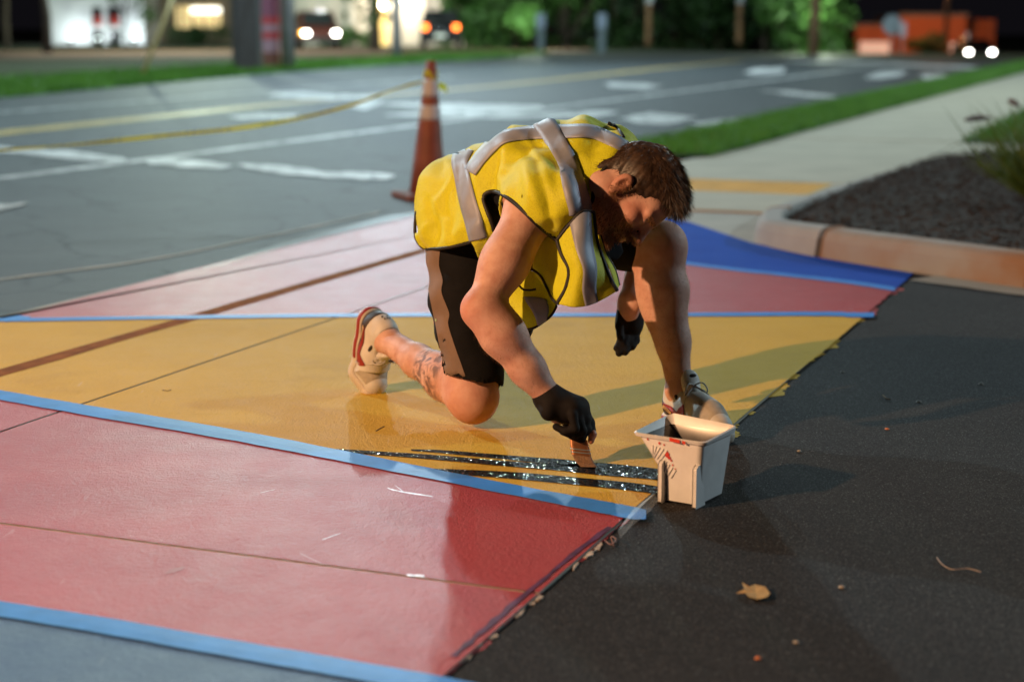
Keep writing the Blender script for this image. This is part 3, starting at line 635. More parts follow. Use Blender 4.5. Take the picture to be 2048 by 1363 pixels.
# ------------- vehicles
M_CAR1 = mat('car_paint_dark', (.02,.022,.028), .25, .3, coat=.5); M_CAR2 = mat('car_paint_maroon', (.10,.03,.025), .3, .3, coat=.5); M_TYRE = mat('tyre', (.015,.015,.015), .9); M_RIM = mat('rim', (.4,.4,.42), .3, .8)
M_HEAD = emit('headlamp', (1,.97,.88), 26); M_TAIL = emit('tail_lamp', (1,.17,.02), 9); M_IND = emit('indicator', (1,.45,.04), 9)
def car(name, c, rz, label, body_m, suv, front_on, rear_on, ind=False, gain=1.0):
    """x = forward"""
    root = empty(name, c, rz); tag(root, label, 'car', 'vehicles')
    Hh = 1.72 if suv else 1.45; Wd = .9
    prof = ([(-2.2,.35),(-2.28,.9),(-2.15,1.05),(-1.95,Hh-.08),(-1.7,Hh),(.1,Hh),(.35,Hh-.06),(1.05,1.08),(2.1,.92),(2.25,.7),(2.22,.35)] if suv else
            [(-2.2,.32),(-2.25,.8),(-2.1,.98),(-1.6,1.02),(-1.0,Hh-.04),(-.7,Hh),(.2,Hh),(.45,Hh-.06),(1.15,.98),(2.1,.84),(2.25,.62),(2.2,.32)])
    rows = []
    for y in (-Wd, -Wd*.97, -Wd*.7, Wd*.7, Wd*.97, Wd):
        k = 1.0 if abs(y) < Wd*.9 else (.99 if abs(y) < Wd*.99 else .93)
        rows.append([(x*k, y*(1-.16*max(0,(z-1.0))/.6), .32+(z-.32)*(k if k > .95 else .95)) for x, z in prof+[prof[0]]])
    mb = MB(); mb.grid(rows); n = len(prof)+1
    mb.f.append(tuple(range(n-1))); mb.f.append(tuple(range(5*n, 6*n-1))[::-1])
    b = mb.build('body', body_m, root, True); bevel(b, .04)
    # glass
    zt = Hh-.08
    gl = MB().add([(-1.72 if suv else -1.15,-.66,1.06),(.9,-.66,1.06),(.3,-.60,zt-.03),(-1.6 if suv else -.9,-.60,zt-.03)],[(0,1,2,3)])
    for s in (-1,1):
        m_ = MB(); xs_ = [(-1.75 if suv else -1.2,1.08),(.88,1.08),(.33,zt-.02),(-1.68 if suv else -.9,zt-.02)]
        m_.add([(x, s*(Wd*(1-.16*max(0,z-1)/.6)+.006), z) for x, z in xs_], [(0,1,2,3)]); w = m_.build('side_window', M_GLASS, root)
    xr = [(-2.16,1.08),(-1.97,Hh-.12)] if suv else [(-1.62,1.04),(-1.04,Hh-.08)]
    m_ = MB().add([(xr[0][0]-.02,-.7,xr[0][1]),(xr[0][0]-.02,.7,xr[0][1]),(xr[1][0]-.02,.62,xr[1][1]),(xr[1][0]-.02,-.62,xr[1][1])],[(0,1,2,3)]); m_.build('rear_window', M_GLASS, root)
    m_ = MB().add([(1.08,-.7,1.10),(1.08,.7,1.10),(.40,.6,Hh-.08),(.40,-.6,Hh-.08)],[(0,1,2,3)]); m_.build('windscreen', M_GLASS, root)
    for x in (-1.4,1.4):
        for s in (-1,1):
            w = MB(); ring = [(.0,-.11),(.24,-.11),(.33,-.08),(.33,.08),(.24,.11),(0,.11)]
            vv = []; nn_ = 20
            for r_, y_ in ring:
                for j in range(nn_): a = 2*math.pi*j/nn_; vv.append((x+r_*math.cos(a), s*.82+y_, .33+r_*math.sin(a)))
            ff = [(i*nn_+j, i*nn_+(j+1)%nn_, (i+1)*nn_+(j+1)%nn_, (i+1)*nn_+j) for i in range(5) for j in range(nn_)]
            wh = MB().add(vv, ff).build('wheel', M_TYRE, root, True)
    for s in (-1,1):
        MB().box((2.235,s*.66,.72),(.06,.26,.16)).build('headlight', M_HEAD if front_on else M_GLASS, root)
        MB().box((-2.27,s*.68,.98 if suv else .86),(.06,.24,.22)).build('tail_light', M_TAIL if rear_on else mat('tail_off',(.2,.01,.01),.3), root)
        if ind and s == ind: MB().box((2.2,s*.85,.74),(.12,.12,.16)).build('indicator', M_IND, root)
    MB().box((2.27,0,.42),(.05,1.6,.16)).build('bumper', M_DARK, root)
    MB().box((-2.29,0,.62),(.03,.5,.14)).build('number_plate', M_WBAND, root)
    return root
c = at_dist(878,94,76); suv = car('parked_suv', (c.x, 76+2.2, -.03), math.radians(92), 'dark SUV seen from behind with glowing tail lights beside the beige wall', M_CAR1, True, False, True)
c = at_dist(628,94,78); car('parked_car', (c.x, 78+1.0, -.03), math.radians(-78), 'dark red car facing us with headlights and amber indicator lit', M_CAR2, True, True, False, -1)
c = at_dist(1972,112,100); gz = float(ground_z(c.x,100)); car('distant_car', (c.x-.2, 102, gz), math.radians(-95), 'approaching car with white headlights at the far right end of street', M_CAR1, False, True, False)
# ------------- orange brick building, right
YO = 118.0; go = float(ground_z(at_dist(1850,100,YO).x, YO))
ob = empty('brick_building', (at_dist(1850,100,YO).x, YO, go)); tag(ob, 'low orange brick building behind shrubs at the far right', 'building')
zt = at_dist(0,33,YO).z; zt2 = at_dist(0,52,YO).z
wallbox('wall', 1800, 1932, go-.2, zt, YO, 8, M_BRICK, ob); wallbox('low_wing', 1712, 1800, go-.2, zt2, YO+.6, 7, M_BRICK, ob); wallbox('side_wall', 1932, 1990, go-.2, zt-.2, YO+3, 5, M_BRICK, ob)
wallbox('roof_edge', 1797, 1936, zt, zt+.2, YO-.15, 8.3, M_ROOF, ob); wallbox('roof_edge', 1709, 1800, zt2, zt2+.15, YO+.45, 7.2, M_ROOF, ob)
for a, c_, p0, p1 in ((1722,1782,84,108),(1900,1916,86,104)):
    x0,x1,z0,z1 = rect(a,c_,p0,p1,YO); o = MB().box(((x0+x1)/2, YO+(.55 if a<1790 else -.05), (z0+z1)/2),(x1-x0,.1,z1-z0)).build('window', emit('pale_window',(1,.8,.7),.28)); world_parent(o, ob)
x0,x1,z0,z1 = rect(1936,1960,66,88,YO); o = MB().box(((x0+x1)/2,YO+2.9,(z0+z1)/2),(x1-x0,.1,z1-z0)).build('window', emit('pale_window',(1,.8,.7),.28)); world_parent(o, ob)
small_lamp('lot_light', at_dist(1880,-30,YO-9), 2600, (1,.42,.16), .2)
# ------------- poles, posts, signs
def pole(name, px, py, r0, r1, Hh, m, label, group=None, lean=0.0, Y=None, cat='pole'):
    b = G(px,py) if Y is None else at_dist(px,py,Y); z0 = b.z if Y else -.03
    rt = empty(name, (b.x,b.y,z0)); tag(rt, label, cat, group)
    o = MB().tube([(b.x+lean*k*Hh, b.y, z0+k*Hh) for k in np.linspace(0,1,6)], [r0+(r1-r0)*k for k in np.linspace(0,1,6)], 12).build('shaft', m, smooth=True); world_parent(o, rt); return rt, b
rt, b = pole('lamp_post', 577, 141, .17, .10, 9.6, M_GALV, 'tall grey steel street lamp post beside the red sign', cat='lamp post')
o = MB().tube([(b.x,b.y,9.2),(b.x+.7,b.y,9.65),(b.x+1.9,b.y-.2,9.8)], .05, 8).build('arm', M_GALV, smooth=True); world_parent(o, rt)
o = MB().box((b.x+2.2,b.y-.2,9.86),(.75,.32,.10)).build('lamp_head', M_GALV); world_parent(o, rt)
rt, b = pole('utility_pole', 794, 114, .16, .13, 10, M_GALV, 'grey pole in front of the lit beige wall')
o = MB().tube([(b.x,b.y,8.8),(b.x+.8,b.y,9.2)], .04, 6).build('arm', M_GALV); world_parent(o, rt)
rt, b = pole('wooden_pole', 1627, 109, .19, .13, 10.5, M_WOOD, 'brown wooden utility pole in front of the bright shrubs', 'utility poles', .015)
o = MB().box((b.x+.15,b.y,9.6),(2.2,.1,.12)).build('crossarm', M_WOOD); world_parent(o, rt)
for px, py, lab in ((1297,92,'dim wooden pole rising from the hedge left of centre'),(1478,88,'faint thin pole among the dark trees')):
    rt, b = pole('wooden_pole', px, py, .12, .09, 8, M_WOOD, lab, 'utility poles', 0, 74); o = MB().box((b.x,b.y-.1,2.2),(.28,.04,.5)).build('plate', M_GALV); world_parent(o, rt)
rt, b = pole('wooden_pole', 1889, 104, .16, .12, 9, M_WOOD, 'orange lit wooden pole behind the round sign', 'utility poles', .02, 108); o = MB().box((b.x,b.y,7.8),(1.6,.1,.1)).build('crossarm', M_WOOD); world_parent(o, rt)
# guy wire guard
a, e = G(283,155), at_dist(348,-12,35.6); rt = empty('guy_wire', (a.x,a.y,-.03)); tag(rt, 'leaning yellowish guy wire guard rising from the grass verge', 'guy wire')
o = MB().tube([a, a.lerp(e,.97)], .045, 8).build('guard', mat('guard_plastic',(.42,.34,.15),.6,var=.15,scale=4), smooth=True); world_parent(o, rt)
o = MB().tube([a.lerp(e,.97), a.lerp(e,1.9)], .012, 6).build('wire', M_GALV); world_parent(o, rt)
# dark pylon + red banner sign
b = G(496,146); rt = empty('sign_pylon', (b.x,b.y,-.03)); tag(rt, 'black rectangular sign pylon on the verge', 'sign')
o = MB().box((b.x,b.y+.3,2),(.50,.6,4.1)).build('pillar', M_DARK); world_parent(o, rt); bevel(o,.02)
o = MB().box((b.x-.50,b.y+2.6,1.6),(.42,.6,2.9)).build('rear_pillar', M_GALV if False else mat('grey_panel',(.05,.055,.06),.6)); world_parent(o, rt)
b = G(538,141); rt = empty('banner_sign', (b.x,b.y+.5,-.03)); tag(rt, 'pink and red striped banner sign beside the black pylon', 'sign')
M_BN = mat('banner_red', (.62,.05,.06), .5); M_BP = mat('banner_pink', (.50,.28,.34), .5); M_BB = mat('banner_base', (.25,.09,.06), .7)
wd = .40
for z0, z1, m in ((-.03,.42,M_BB),(.42,.72,M_BP),(.72,.90,M_BN),(.90,1.07,M_BP),(1.07,1.25,M_BN),(1.25,2.6,mat('banner_plum',(.30,.08,.14),.5))):
    o = MB().box((b.x,b.y+.5,(z0+z1)/2),(wd,.12,z1-z0-.004)).build('banner_panel', m); world_parent(o, rt)
# small blue-white signs
M_BLUSIGN = mat('sign_back', (.22,.27,.34), .5, .2)
for i,(px, lab) in enumerate(((1081,'left one of two small pale blue roadside signs'),(1203,'right one of two small pale blue roadside signs'))):
    c = at_dist(px,96,66); rt = empty('road_sign', (c.x,66,-.03)); tag(rt, lab, 'sign', 'small roadside signs')
    zt = at_dist(0,27,66).z; zb = at_dist(0,57,66).z
    o = MB().box((c.x,66,zb/2),(.28,.06,zb+.02)).build('post', mat('sign_post',(.12,.16,.17),.6)); world_parent(o, rt)
    o = MB().box((c.x,65.95,(zb+zt)/2),(.36,.04,zt-zb)).build('panel', M_BLUSIGN); world_parent(o, rt); bevel(o,.05)
c = at_dist(1784,50,74); gz = float(ground_z(c.x,74)); rt = empty('round_sign', (c.x,74,gz)); tag(rt, 'round pale sign on a thin post in front of the brick building', 'sign')
o = MB().tube([(c.x,74,gz),(c.x,74,c.z)], .035, 8).build('post', M_GALV); world_parent(o, rt)
disc = MB(); n_ = 28; disc.add([(c.x+.42*math.cos(2*math.pi*j/n_), 73.94+k*.02, c.z+.42*math.sin(2*math.pi*j/n_)) for k in (0,1) for j in range(n_)], [tuple(range(n_))]+[tuple(range(n_,2*n_))[::-1]]+[(j,(j+1)%n_,n_+(j+1)%n_,n_+j) for j in range(n_)])
o = disc.build('disc', M_BLUSIGN); world_parent(o, rt)
c = at_dist(1806,60,73); rt = empty('small_sign', (c.x,73,float(ground_z(c.x,73)))); tag(rt, 'small pale sign plate just right of the round sign', 'sign')
o = MB().box((c.x,73,c.z),(.26,.03,.6)).build('panel', mat('pale_panel',(.40,.36,.45),.5)); world_parent(o, rt)
o = MB().tube([(c.x,73.05,-.3),(c.x,73.05,c.z)], .025, 6).build('post', M_GALV); world_parent(o, rt)
# hedge lit low in front of porch
# ------------- trees
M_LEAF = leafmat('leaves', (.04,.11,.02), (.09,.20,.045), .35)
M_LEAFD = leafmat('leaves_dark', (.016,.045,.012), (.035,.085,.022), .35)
def leaf_cloud(centers, radii, n, size, m):
    k = rng.integers(0,len(centers),n); d = rng.normal(size=(n,3)); d /= np.linalg.norm(d,axis=1)[:,None]
    rr = rng.uniform(.45,1.0,n)**.6
    p = centers[k]+d*radii[k][:,None]*rr[:,None]; s = rng.uniform(.6,1.3,n)*size
    t = rng.normal(size=(n,3)); t /= np.linalg.norm(t,axis=1)[:,None]
    return tri_cloud('crown', p, p+t*s[:,None]*1.6, s*.42, m, None)
def tree(name, px, py, Y, label, cw, ch, trunk_h, r, m, n=2200, size=.22, group=None, crown=True, zbase=None, nb=14):
    c = at_dist(px, py, Y); z0 = float(ground_z(c.x,Y)) if zbase is None else zbase
    rt = empty(name, (c.x,Y,z0)); tag(rt, label, 'tree' if 'tree' in name else 'shrub', group)
    top = trunk_h+ch*.5
    mb = MB().tube([(c.x+random.uniform(-.06,.06)*k, Y, z0+top*k/4) for k in range(5)], [r*(1-.17*k) for k in range(5)], 9)
    for j in range(5):
        a = random.uniform(0,6.28); h0 = trunk_h*random.uniform(.75,1.05)
        mb.tube([(c.x,Y,z0+h0),(c.x+cw*.25*math.cos(a),Y+cw*.25*math.sin(a),z0+h0+ch*.25),(c.x+cw*.4*math.cos(a),Y+cw*.4*math.sin(a),z0+h0+ch*.55)], [r*.45,r*.3,r*.1], 6)
    o = mb.build('trunk', M_BARK, smooth=True); world_parent(o, rt)
    cen = np.array([(c.x,Y,z0+trunk_h+ch*.5)])+rng.normal(size=(nb,3))*np.array([cw*.26,cw*.26,ch*.26]); cen[:,2] = np.maximum(cen[:,2], z0+trunk_h*.6+.1)
    o = leaf_cloud(cen, rng.uniform(.14,.30,nb)*(cw+ch)*.5, n, size, m); world_parent(o, rt)
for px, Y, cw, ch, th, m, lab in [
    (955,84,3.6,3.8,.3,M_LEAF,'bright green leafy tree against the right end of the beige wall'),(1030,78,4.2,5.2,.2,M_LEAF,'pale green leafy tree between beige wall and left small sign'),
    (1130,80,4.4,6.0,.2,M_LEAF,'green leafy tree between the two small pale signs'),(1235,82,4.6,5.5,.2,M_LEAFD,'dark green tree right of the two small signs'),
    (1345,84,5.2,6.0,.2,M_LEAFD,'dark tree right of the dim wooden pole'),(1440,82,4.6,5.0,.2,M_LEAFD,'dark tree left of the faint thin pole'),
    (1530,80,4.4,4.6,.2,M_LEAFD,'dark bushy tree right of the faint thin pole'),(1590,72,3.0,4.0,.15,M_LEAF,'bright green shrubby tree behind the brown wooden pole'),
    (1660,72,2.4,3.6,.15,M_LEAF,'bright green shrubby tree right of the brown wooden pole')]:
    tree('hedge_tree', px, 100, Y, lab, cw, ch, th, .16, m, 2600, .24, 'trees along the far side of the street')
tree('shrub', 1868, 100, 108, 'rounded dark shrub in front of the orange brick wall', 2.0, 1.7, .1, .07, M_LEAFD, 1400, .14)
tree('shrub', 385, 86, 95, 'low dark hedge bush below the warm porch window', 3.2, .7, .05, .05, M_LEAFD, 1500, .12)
tree('shrub', 690, 96, 86, 'low bright green bush at the foot of the beige wall', 2.6, .8, .05, .05, M_LEAF, 1200, .12)
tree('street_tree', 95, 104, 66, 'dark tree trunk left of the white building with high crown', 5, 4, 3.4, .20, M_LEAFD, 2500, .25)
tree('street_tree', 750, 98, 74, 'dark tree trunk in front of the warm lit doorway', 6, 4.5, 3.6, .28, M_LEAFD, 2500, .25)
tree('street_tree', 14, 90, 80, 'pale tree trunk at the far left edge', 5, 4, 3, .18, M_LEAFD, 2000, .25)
tree('street_tree', 252, 88, 90, 'thin tree with sparse branches in front of the white wall', 3, 3.2, 1.9, .07, M_LEAF, 420, .2)

small_lamp('foliage_fill_light', at_dist(1640,30,67), 900, (.85,1,.75), .2)  # added local lamp, no fixture, brightens the shrubs by the wooden pole
small_lamp('foliage_fill_light', at_dist(1060,25,73), 900, (.8,1,.75), .2)  # same kind of added lamp for the trees beside the beige wall
# ================================================================ implicit surfaces -> meshes
class SDF:
    """list of blended primitives; every primitive carries a bounding sphere"""
    def __init__(s): s.p = []
    def cone(s, a, b, ra, rb, k=.02, op='+'):
        a, b = np.array(a,float), np.array(b,float); s.p.append(('c', a, b, ra, rb, k, op, (a+b)/2, np.linalg.norm(b-a)/2+max(ra,rb))); return s
    def chain(s, pts, rads, k=.02):
        for i in range(len(pts)-1): s.cone(pts[i], pts[i+1], rads[i], rads[i+1], k)
        return s
    def ell(s, c, r, R=None, k=.02, op='+'):
        c = np.array(c,float); r = np.array(r if hasattr(r,'__len__') else (r,r,r),float); R = np.eye(3) if R is None else np.array(R,float)
        s.p.append(('e', c, r, R, None, k, op, c, r.max())); return s
    def plane(s, c, n, k=.004):
        """keep the side opposite to n"""
        n = np.array(n,float); n /= np.linalg.norm(n); s.p.append(('p', np.array(c,float), n, None, None, k, '&', np.array(c,float), 1e6)); return s
    @staticmethod
    def prim(q, x):
        if q[0] == 'c':
            a, b, ra, rb = q[1:5]; ba = b-a; l2 = max(ba@ba, 1e-12); t = np.clip(((x-a)@ba)/l2, 0, 1)
            return np.linalg.norm(x-a-t[...,None]*ba, axis=-1)-(ra+(rb-ra)*t)
        if q[0] == 'e':
            c, r, R = q[1:4]; y = (x-c)@R.T; k0 = np.linalg.norm(y/r, axis=-1); k1 = np.linalg.norm(y/(r*r), axis=-1)
            return np.where(k1 > 1e-9, k0*(k0-1)/np.maximum(k1,1e-9), -r.min())
        return (x-q[1])@q[2]
    @staticmethod
    def comb(d, e, k, op):
        if op == '+': h = np.maximum(k-np.abs(d-e),0)/k; return np.minimum(d,e)-h*h*k/4
        if op == '-': e = -e
        h = np.maximum(k-np.abs(d-e),0)/k; return np.maximum(d,e)+h*h*k/4
    def __call__(s, x):
        d = np.full(x.shape[:-1], 1e3)
        for q in s.p: d = s.comb(d, s.prim(q,x), q[5], q[6])
        return d
    def mesh(s, h, B=10):
        add = [q for q in s.p if q[6] == '+']
        lo = np.min([q[7]-q[8] for q in add],0)-.03; hi = np.max([q[7]+q[8] for q in add],0)+.03
        nb = np.ceil((hi-lo)/(B*h)).astype(int)
        I = np.stack(np.meshgrid(*[np.arange(n) for n in nb], indexing='ij'),-1).reshape(-1,3)
        cen = lo+(I+.5)*B*h; rad = B*h*.5*math.sqrt(3)
        I = I[np.abs(s(cen)) < rad*1.5+.02]; cen = lo+(I+.5)*B*h
        g = np.stack(np.meshgrid(*[np.arange(B+1)]*3, indexing='ij'),-1).reshape(-1,3)*h
        X = (lo+I*B*h)[:,None,:]+g[None]; V = np.full(X.shape[:2], 1e3)
        for q in s.p:
            sel = np.linalg.norm(cen-q[7],axis=1) < q[8]+rad+q[5]+.05
            if sel.any(): V[sel] = s.comb(V[sel], s.prim(q, X[sel]), q[5], q[6])
        n = B+1; V = V.reshape(-1,n,n,n); neg = V < 0
        corners = [(i,j,k) for i in (0,1) for j in (0,1) for k in (0,1)]
        c8 = np.stack([neg[:,i:i+B,j:j+B,k:k+B] for i,j,k in corners],-1); act = c8.any(-1)&~c8.all(-1)
        b, i, j, k = np.nonzero(act); cell = I[b]*B+np.stack([i,j,k],1)
        vals = np.stack([V[b,i+a,j+c,k+e] for a,c,e in corners],1)
        acc = np.zeros((len(b),3)); cnt = np.zeros(len(b)); cc = np.array(corners,float)
        for p in range(8):
            for q in range(p+1,8):
                if np.abs(cc[p]-cc[q]).sum() != 1: continue
                m = (vals[:,p] < 0) != (vals[:,q] < 0); t = np.where(m, vals[:,p]/np.where(m, vals[:,p]-vals[:,q], 1), 0)
                acc += np.where(m[:,None], cc[p]+(cc[q]-cc[p])*t[:,None], 0); cnt += m
        pos = lo+(cell+acc/cnt[:,None])*h
        dim = nb*B+2; key = lambda c: (c[:,0]*dim[1]+c[:,1])*dim[2]+c[:,2]
        kk = key(cell); order = np.argsort(kk); ks = kk[order]
        faces = []
        for ax in range(3):
            o = [0,0,0]; o[ax] = 1
            s0 = neg[:,:B,:B,:B]; s1 = neg[:,o[0]:B+o[0],o[1]:B+o[1],o[2]:B+o[2]]
            b, i, j, k = np.nonzero(s0 != s1); flip = s0[b,i,j,k]; c = I[b]*B+np.stack([i,j,k],1)
            u, w = np.eye(3,dtype=int)[(ax+1)%3], np.eye(3,dtype=int)[(ax+2)%3]
            quad = []; ok = np.ones(len(c),bool)
            for d in (-u-w, -w, 0*u, -u):
                e = c+d; ek = key(e); pz = np.clip(np.searchsorted(ks, ek),0,len(ks)-1); ok &= (ks[pz] == ek)&(e >= 0).all(1); quad.append(order[pz])
            Q = np.stack(quad,1); Q = np.where(flip[:,None], Q, Q[:,::-1]); faces.append(Q[ok])
        return pos, np.concatenate(faces)
def np_mesh(name, pos, faces, m=None, parent=None, smooth=True):
    me = bpy.data.meshes.new(name); nf, k = faces.shape
    me.vertices.add(len(pos)); me.vertices.foreach_set('co', np.ascontiguousarray(pos,dtype=np.float32).ravel())
    me.loops.add(nf*k); me.loops.foreach_set('vertex_index', faces.ravel().astype(np.int32)); me.polygons.add(nf); me.polygons.foreach_set('loop_start', np.arange(0,nf*k,k,dtype=np.int32))
    me.update(calc_edges=True); me.validate(); return link(name, me, m, parent, smooth)
def compact(pos, faces):
    u, inv = np.unique(faces, return_inverse=True); return pos[u], inv.reshape(faces.shape)
def vnormals(pos, faces):
    n = np.zeros_like(pos); a = np.cross(pos[faces[:,2]]-pos[faces[:,0]], pos[faces[:,3]]-pos[faces[:,1]])
    for i in range(4): np.add.at(n, faces[:,i], a)
    return n/(np.linalg.norm(n,axis=1)[:,None]+1e-12)
def relax(pos, faces, it=1, lam=.5):
    for _ in range(it):
        s = np.zeros_like(pos); c = np.zeros(len(pos))
        for i in range(4):
            np.add.at(s, faces[:,i], pos[faces[:,(i+1)%4]]+pos[faces[:,i-1]]); np.add.at(c, faces[:,i], 2)
        pos = pos*(1-lam)+lam*s/np.maximum(c,1)[:,None]
    return pos
def frame(f, upish):
    """rows: lateral, forward, up (for a forward direction)"""
    f = np.array(f,float); f /= np.linalg.norm(f); u = np.array(upish,float); u -= f*(u@f); u /= np.linalg.norm(u); return np.stack([np.cross(f,u), f, u])
CAMX = np.array([1,0,0.]); CAMY = np.array([0,ST,CT]); CAMZ = np.array([0,-CT,ST])   # right, up, towards the viewer
def camdir(x, y, z): v = CAMX*x+CAMY*y+CAMZ*z; return v/np.linalg.norm(v)
def camoff(x, y, z): return CAMX*x+CAMY*y+CAMZ*z
def nP(px, py, D): return np.array(P(px,py,D))
def bvh(pos, faces): return BVHTree.FromPolygons([tuple(p) for p in pos], [tuple(f) for f in faces])
def hit(tree, px, py, guess=None):
    o = Vector((0,0,H)); d = (P(px,py,1.0)-o).normalized(); loc, nor, idx, dist = tree.ray_cast(o, d, 20)
    return (None, None) if loc is None else (loc, nor)
def drape(tree, rows, off):
    """grid of pixels -> points lying just above a surface; misses reuse the neighbour's depth"""
    out = []
    for r in rows:
        line = []
        for px, py in r:
            l, n = hit(tree, px, py)
            line.append(None if l is None else l+n*off)
        out.append(line)
    for i, line in enumerate(out):
        good = [j for j, p in enumerate(line) if p is not None]
        for j, p in enumerate(line):
            if p is None:
                if good:
                    g_ = min(good, key=lambda q: abs(q-j)); D = project([line[g_]])[0][2]; c_ = P(rows[i][j][0], rows[i][j][1], D+.02); l_, n_, *_r = tree.find_nearest(c_); line[j] = l_+n_*off
                else:
                    prev = out[i-1][j] if i else None; D = project([prev])[0][2] if prev is not None else 4.2; line[j] = P(rows[i][j][0], rows[i][j][1], D)
    return out
def ribbon_rows(path, w, n=40, k=5):
    """pixel path [(x,y)] or [(x,y,width)] -> rows of k pixels across"""
    q = catmull(path, n); rows = []
    for i in range(n):
        t = q[min(i+1,n-1)][:2]-q[max(i-1,0)][:2]; t /= np.linalg.norm(t)+1e-9; s = np.array([-t[1],t[0]]); ww = q[i][2] if q.shape[1] > 2 else w
        rows.append([tuple(q[i][:2]+s*ww*(j/(k-1)-.5)) for j in range(k)])
    return rows
# ================================================================ THE PAINTER
person = empty('person', (float(nP(950,850,4.55)[0]), float(nP(950,850,4.55)[1]), 0.0))
tag(person, 'man in yellow safety vest kneeling on one knee and brushing black paint', 'person')
def own(o, par=None):
    if par is None: world_parent(o, person)
    else: o.parent = par
    return o
# ---- skeleton (pixel x, pixel y, depth)
hipR, kneeR, ankR = nP(925,480,4.62), nP(944,795,4.53), nP(775,680,4.887)
hipL, kneeL, ankL = nP(1005,430,4.78), nP(1318,497,4.58), nP(1360,778,4.545)
pelv, waist, chest, neckb = nP(955,430,4.69), nP(1010,400,4.60), nP(1095,360,4.44), nP(1178,362,4.31)
shR, elR, wrR = nP(1066,415,4.225), nP(964,618,4.12), nP(1103,800,4.15)
shL, elL, wrL = nP(1222,330,4.53), nP(1296,450,4.80), nP(1262,606,4.66)
# ---- head frame
hU = camdir(.915,.385,.10); hF = np.array(camdir(.36,-.93,.16)); hF = hF-hU*(hF@hU); hF /= np.linalg.norm(hF); hR = np.cross(hF,hU)
HEAD = nP(1250,388,4.21); HM = np.stack([hR,hF,hU])
def hp(x, y, z): return HEAD+hR*x+hF*y+hU*z
def hdir(x, y, z): return hR*x+hF*y+hU*z
# ---- body
B = SDF()
tdir = (chest-pelv)/np.linalg.norm(chest-pelv); tup = np.array(camdir(-.05,1,.25)); TF = frame(tdir, tup)   # lateral, along, back-normal
B.ell(pelv, (.150,.12,.12), TF, .05); B.ell(waist, (.150,.15,.105), TF, .06); B.ell(chest, (.180,.16,.115), TF, .06)
B.ell((shR+shL)/2*.5+chest*.5, (.17,.10,.09), TF, .05)
B.cone(chest, neckb, .10, .068, .05)
# right leg (kneeling)
B.chain([hipR, hipR*.5+kneeR*.5, kneeR+np.array([0,0,.02])], [.086,.082,.069], .04)
B.ell(kneeR+np.array([.006,-.012,-.008]), (.056,.056,.056), None, .03)
shin = ankR-kneeR; sh_n = shin/np.linalg.norm(shin); calfup = np.array(camdir(-.15,1,.25)); calfup -= sh_n*(calfup@sh_n); calfup /= np.linalg.norm(calfup)
B.chain([kneeR, kneeR+shin*.3, kneeR+shin*.62, ankR], [.058,.054,.043,.036], .03)
B.ell(kneeR+shin*.30+calfup*.022, (.046,.115,.044), frame(shin, calfup), .03)
B.cone(ankR, ankR+sh_n*.03+np.array([0,0,-.02]), .036, .030, .02)
# left leg (planted)
B.chain([hipL, hipL*.45+kneeL*.55, kneeL], [.10,.082,.062], .04)
B.ell(kneeL+np.array([.014,-.012,.012]), (.058,.056,.062), None, .03)
s2 = ankL-kneeL; s2n = s2/np.linalg.norm(s2); foot_dir = np.array([.60,-.80,0]); foot_dir /= np.linalg.norm(foot_dir)
B.chain([kneeL, kneeL+s2*.3, kneeL+s2*.66, ankL], [.062,.059,.043,.033], .03)
B.ell(kneeL+s2*.30+np.array([-.024,.004,0]), (.055,.125,.050), frame(s2, -foot_dir), .03)
B.cone(ankL, ankL+np.array([.004,-.006,-.05]), .032, .030, .02)
B.ell(ankL+np.array([-.024,-.012,-.004]), .014, None, .02)
# right arm
B.ell(shR, (.066,.066,.066), None, .05)
B.chain([shR, shR*.45+elR*.55, elR], [.064,.053,.040], .03)
ua = elR-shR; fa = wrR-elR
elout = nP(935,622,4.12)-elR
B.ell(shR+ua*.5+np.array(camdir(-.4,-.3,.5))*.012, (.050,.10,.050), frame(ua, camdir(-1,0,.3)), .03)
B.ell(elR+np.array(camdir(-1,-.12,.05))*.016, (.025,.025,.028), None, .03)
B.chain([elR, elR+fa*.28, elR+fa*.65, wrR], [.043,.049,.040,.031], .03)
B.ell(elR+fa*.22+np.array(camdir(.55,.5,.3))*.012, (.043,.09,.043), frame(fa, camdir(1,0,.3)), .03)
B.cone(wrR, wrR+fa*.12, .030, .033, .02)
# left arm
B.ell(shL, (.062,.062,.062), None, .05); B.chain([shL, elL, wrL, wrL+(wrL-elL)*.15], [.058,.042,.031,.029], .03)
B.ell(elL+(wrL-elL)*.3, (.040,.075,.042), frame(wrL-elL, (0,0,1)), .03)
